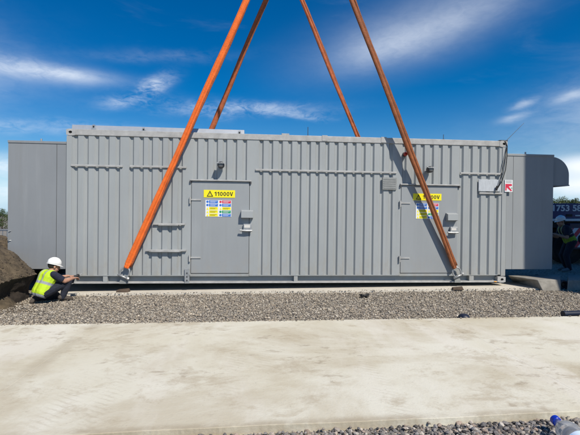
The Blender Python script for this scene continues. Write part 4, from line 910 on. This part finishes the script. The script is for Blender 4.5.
# ------------------------------------------------------------------ barrier, trees
M['barrier'] = mat('galvanised_barrier', (.16, .20, .25), .5, metal=.4, var=.2, vscale=15)
b0 = yp(8, 235, 4.6)
for k in range(1):
    xr = b0.x + .6 - 2.2 * k; r = empty('barrier_panel', (xr - 2.15, 4.6, 0)); tag(r, 'grey blue steel pedestrian barrier with upright bars behind the soil heap', 'barrier')
    zt_ = yp(4, 230.2, 4.6).z; MB().tube([(0, 0, .0), (0, 0, zt_), (2.1, 0, zt_), (2.1, 0, 0)], .021, 8).build('frame', 'barrier', r); MB().tube([(0, 0, .18), (2.1, 0, .18)], .017, 8).build('bottom_rail', 'barrier', r)
    for i in range(17): MB().tube([(.12 + .117 * i, 0, .18), (.12 + .117 * i, 0, zt_)], .008, 6).build('bar', 'barrier', r)
def leafmat(name, a, b_):
    m, t, bb = nodes_of(name); at = t.nodes.new('ShaderNodeAttribute'); at.attribute_name = 'tone'; t.links.new(at.outputs['Color'], bb.inputs['Base Color']); bb.inputs['Roughness'].default_value = .7; return m
M['leaf'] = leafmat('leaves', 0, 0); M['bark'] = mat('bark', (.07, .05, .035), .9, var=.4, vscale=15)
def tree(loc, h, w, label, tint, leaves=5200, bushy=False):
    r = empty('broadleaf_tree' if not bushy else 'leafy_shrub', loc); tag(r, label, 'tree' if not bushy else 'shrub', 'greenery along the far boundary')
    th = h * (.25 if not bushy else .1); tops = []
    mb = MB().tube([(0, 0, -.1), (.03 * h * random.uniform(-1, 1), 0, th), (0, .03 * h, h * .6), (0, 0, h * .85)], [h*.03, h*.024, h*.014, h*.004], 8)
    for k in range(9):
        a = random.uniform(0, 6.28); z = th + random.random() * h * .45; e = Vector((math.cos(a) * w * .38, math.sin(a) * w * .38, z + h * .22)); mb.tube([(0, 0, z), e * .5 + Vector((0, 0, z * .5)), e], [h*.012, h*.008, h*.003], 5)
    mb.build('trunk', 'bark', r)
    nc = 34; cl = []
    for k in range(nc):
        a = random.uniform(0, 6.28); u = random.random(); z = th * .6 + (h - th * .6) * u; rr = w * .5 * math.sin(min(1, (1.05 - u) * 1.2) * math.pi * .5) * random.random() ** .5; cl.append((math.cos(a) * rr, math.sin(a) * rr, z * .95, random.uniform(.10, .2) * w))
    ci = rng.integers(0, nc, leaves); C = np.array(cl)[ci]; d = rng.normal(0, 1, (leaves, 3)); d /= np.linalg.norm(d, axis=1)[:, None]; pos = C[:, :3] + d * C[:, 3:4] * rng.random((leaves, 1)) ** .4
    s = h * .018 * rng.uniform(.6, 1.5, leaves); a1 = rng.normal(0, 1, (leaves, 3)); a1 /= np.linalg.norm(a1, axis=1)[:, None]; a2 = np.cross(a1, rng.normal(0, 1, (leaves, 3))); a2 /= np.linalg.norm(a2, axis=1)[:, None]
    V = np.stack([pos - a1 * s[:, None], pos + a2 * s[:, None] * .6, pos + a1 * s[:, None], pos - a2 * s[:, None] * .6], 1).reshape(-1, 3)
    me = bpy.data.meshes.new('crown'); me.from_pydata(V.tolist(), [], np.arange(leaves * 4).reshape(-1, 4).tolist()); cc = np.ones((leaves, 4, 4)); cc[:, :, :3] = (np.array(tint) * rng.uniform(.6, 1.35, (leaves, 1)))[:, None]
    at = me.color_attributes.new('tone', 'FLOAT_COLOR', 'POINT'); at.data.foreach_set('color', cc.ravel()); me.materials.append(M['leaf']); o = bpy.data.objects.new('crown', me); col.objects.link(o); o.parent = r
trees = [(553, 201.5, 52, (.055, .085, .022), 'mid green broadleaf tree behind the crane truck, beside the exhaust hood'), (563, 199.5, 58, (.075, .105, .025), 'pale green tree behind the crane truck lettering'), (573, 200.5, 50, (.05, .075, .02), 'dark green tree showing over the phone number board'), (586, 197.5, 60, (.07, .1, .025), 'tall light green tree beyond the crane truck'), (600, 199, 54, (.05, .08, .02), 'rounded green tree past the end of the crane truck'), (541, 203, 55, (.05, .08, .02), 'green tree hidden behind the exhaust hood')]
for px, py, d, tint, lab in trees:
    c = cw((px - 290) / F * d, d); tree(c, CAM.z + (213.8 - py) / F * d + .15, 3.4 * d / 50, lab, tint)
for px, py, d, tint, lab in ((2, 210.5, 42, (.05, .085, .015), 'round green shrub beyond the barrier, next to the left end module'), (-8, 208, 46, (.06, .09, .02), 'taller green shrub beyond the soil heap'), (11, 212, 44, (.045, .07, .015), 'low green shrub behind the left end module'), (-22, 209, 44, (.05, .08, .02), 'wide green shrub at the far boundary past the heap')):
    c = cw((px - 290) / F * d, d); tree(c, CAM.z + (213.8 - py) / F * d + .05, 2.2, lab, tint, 3600, True)
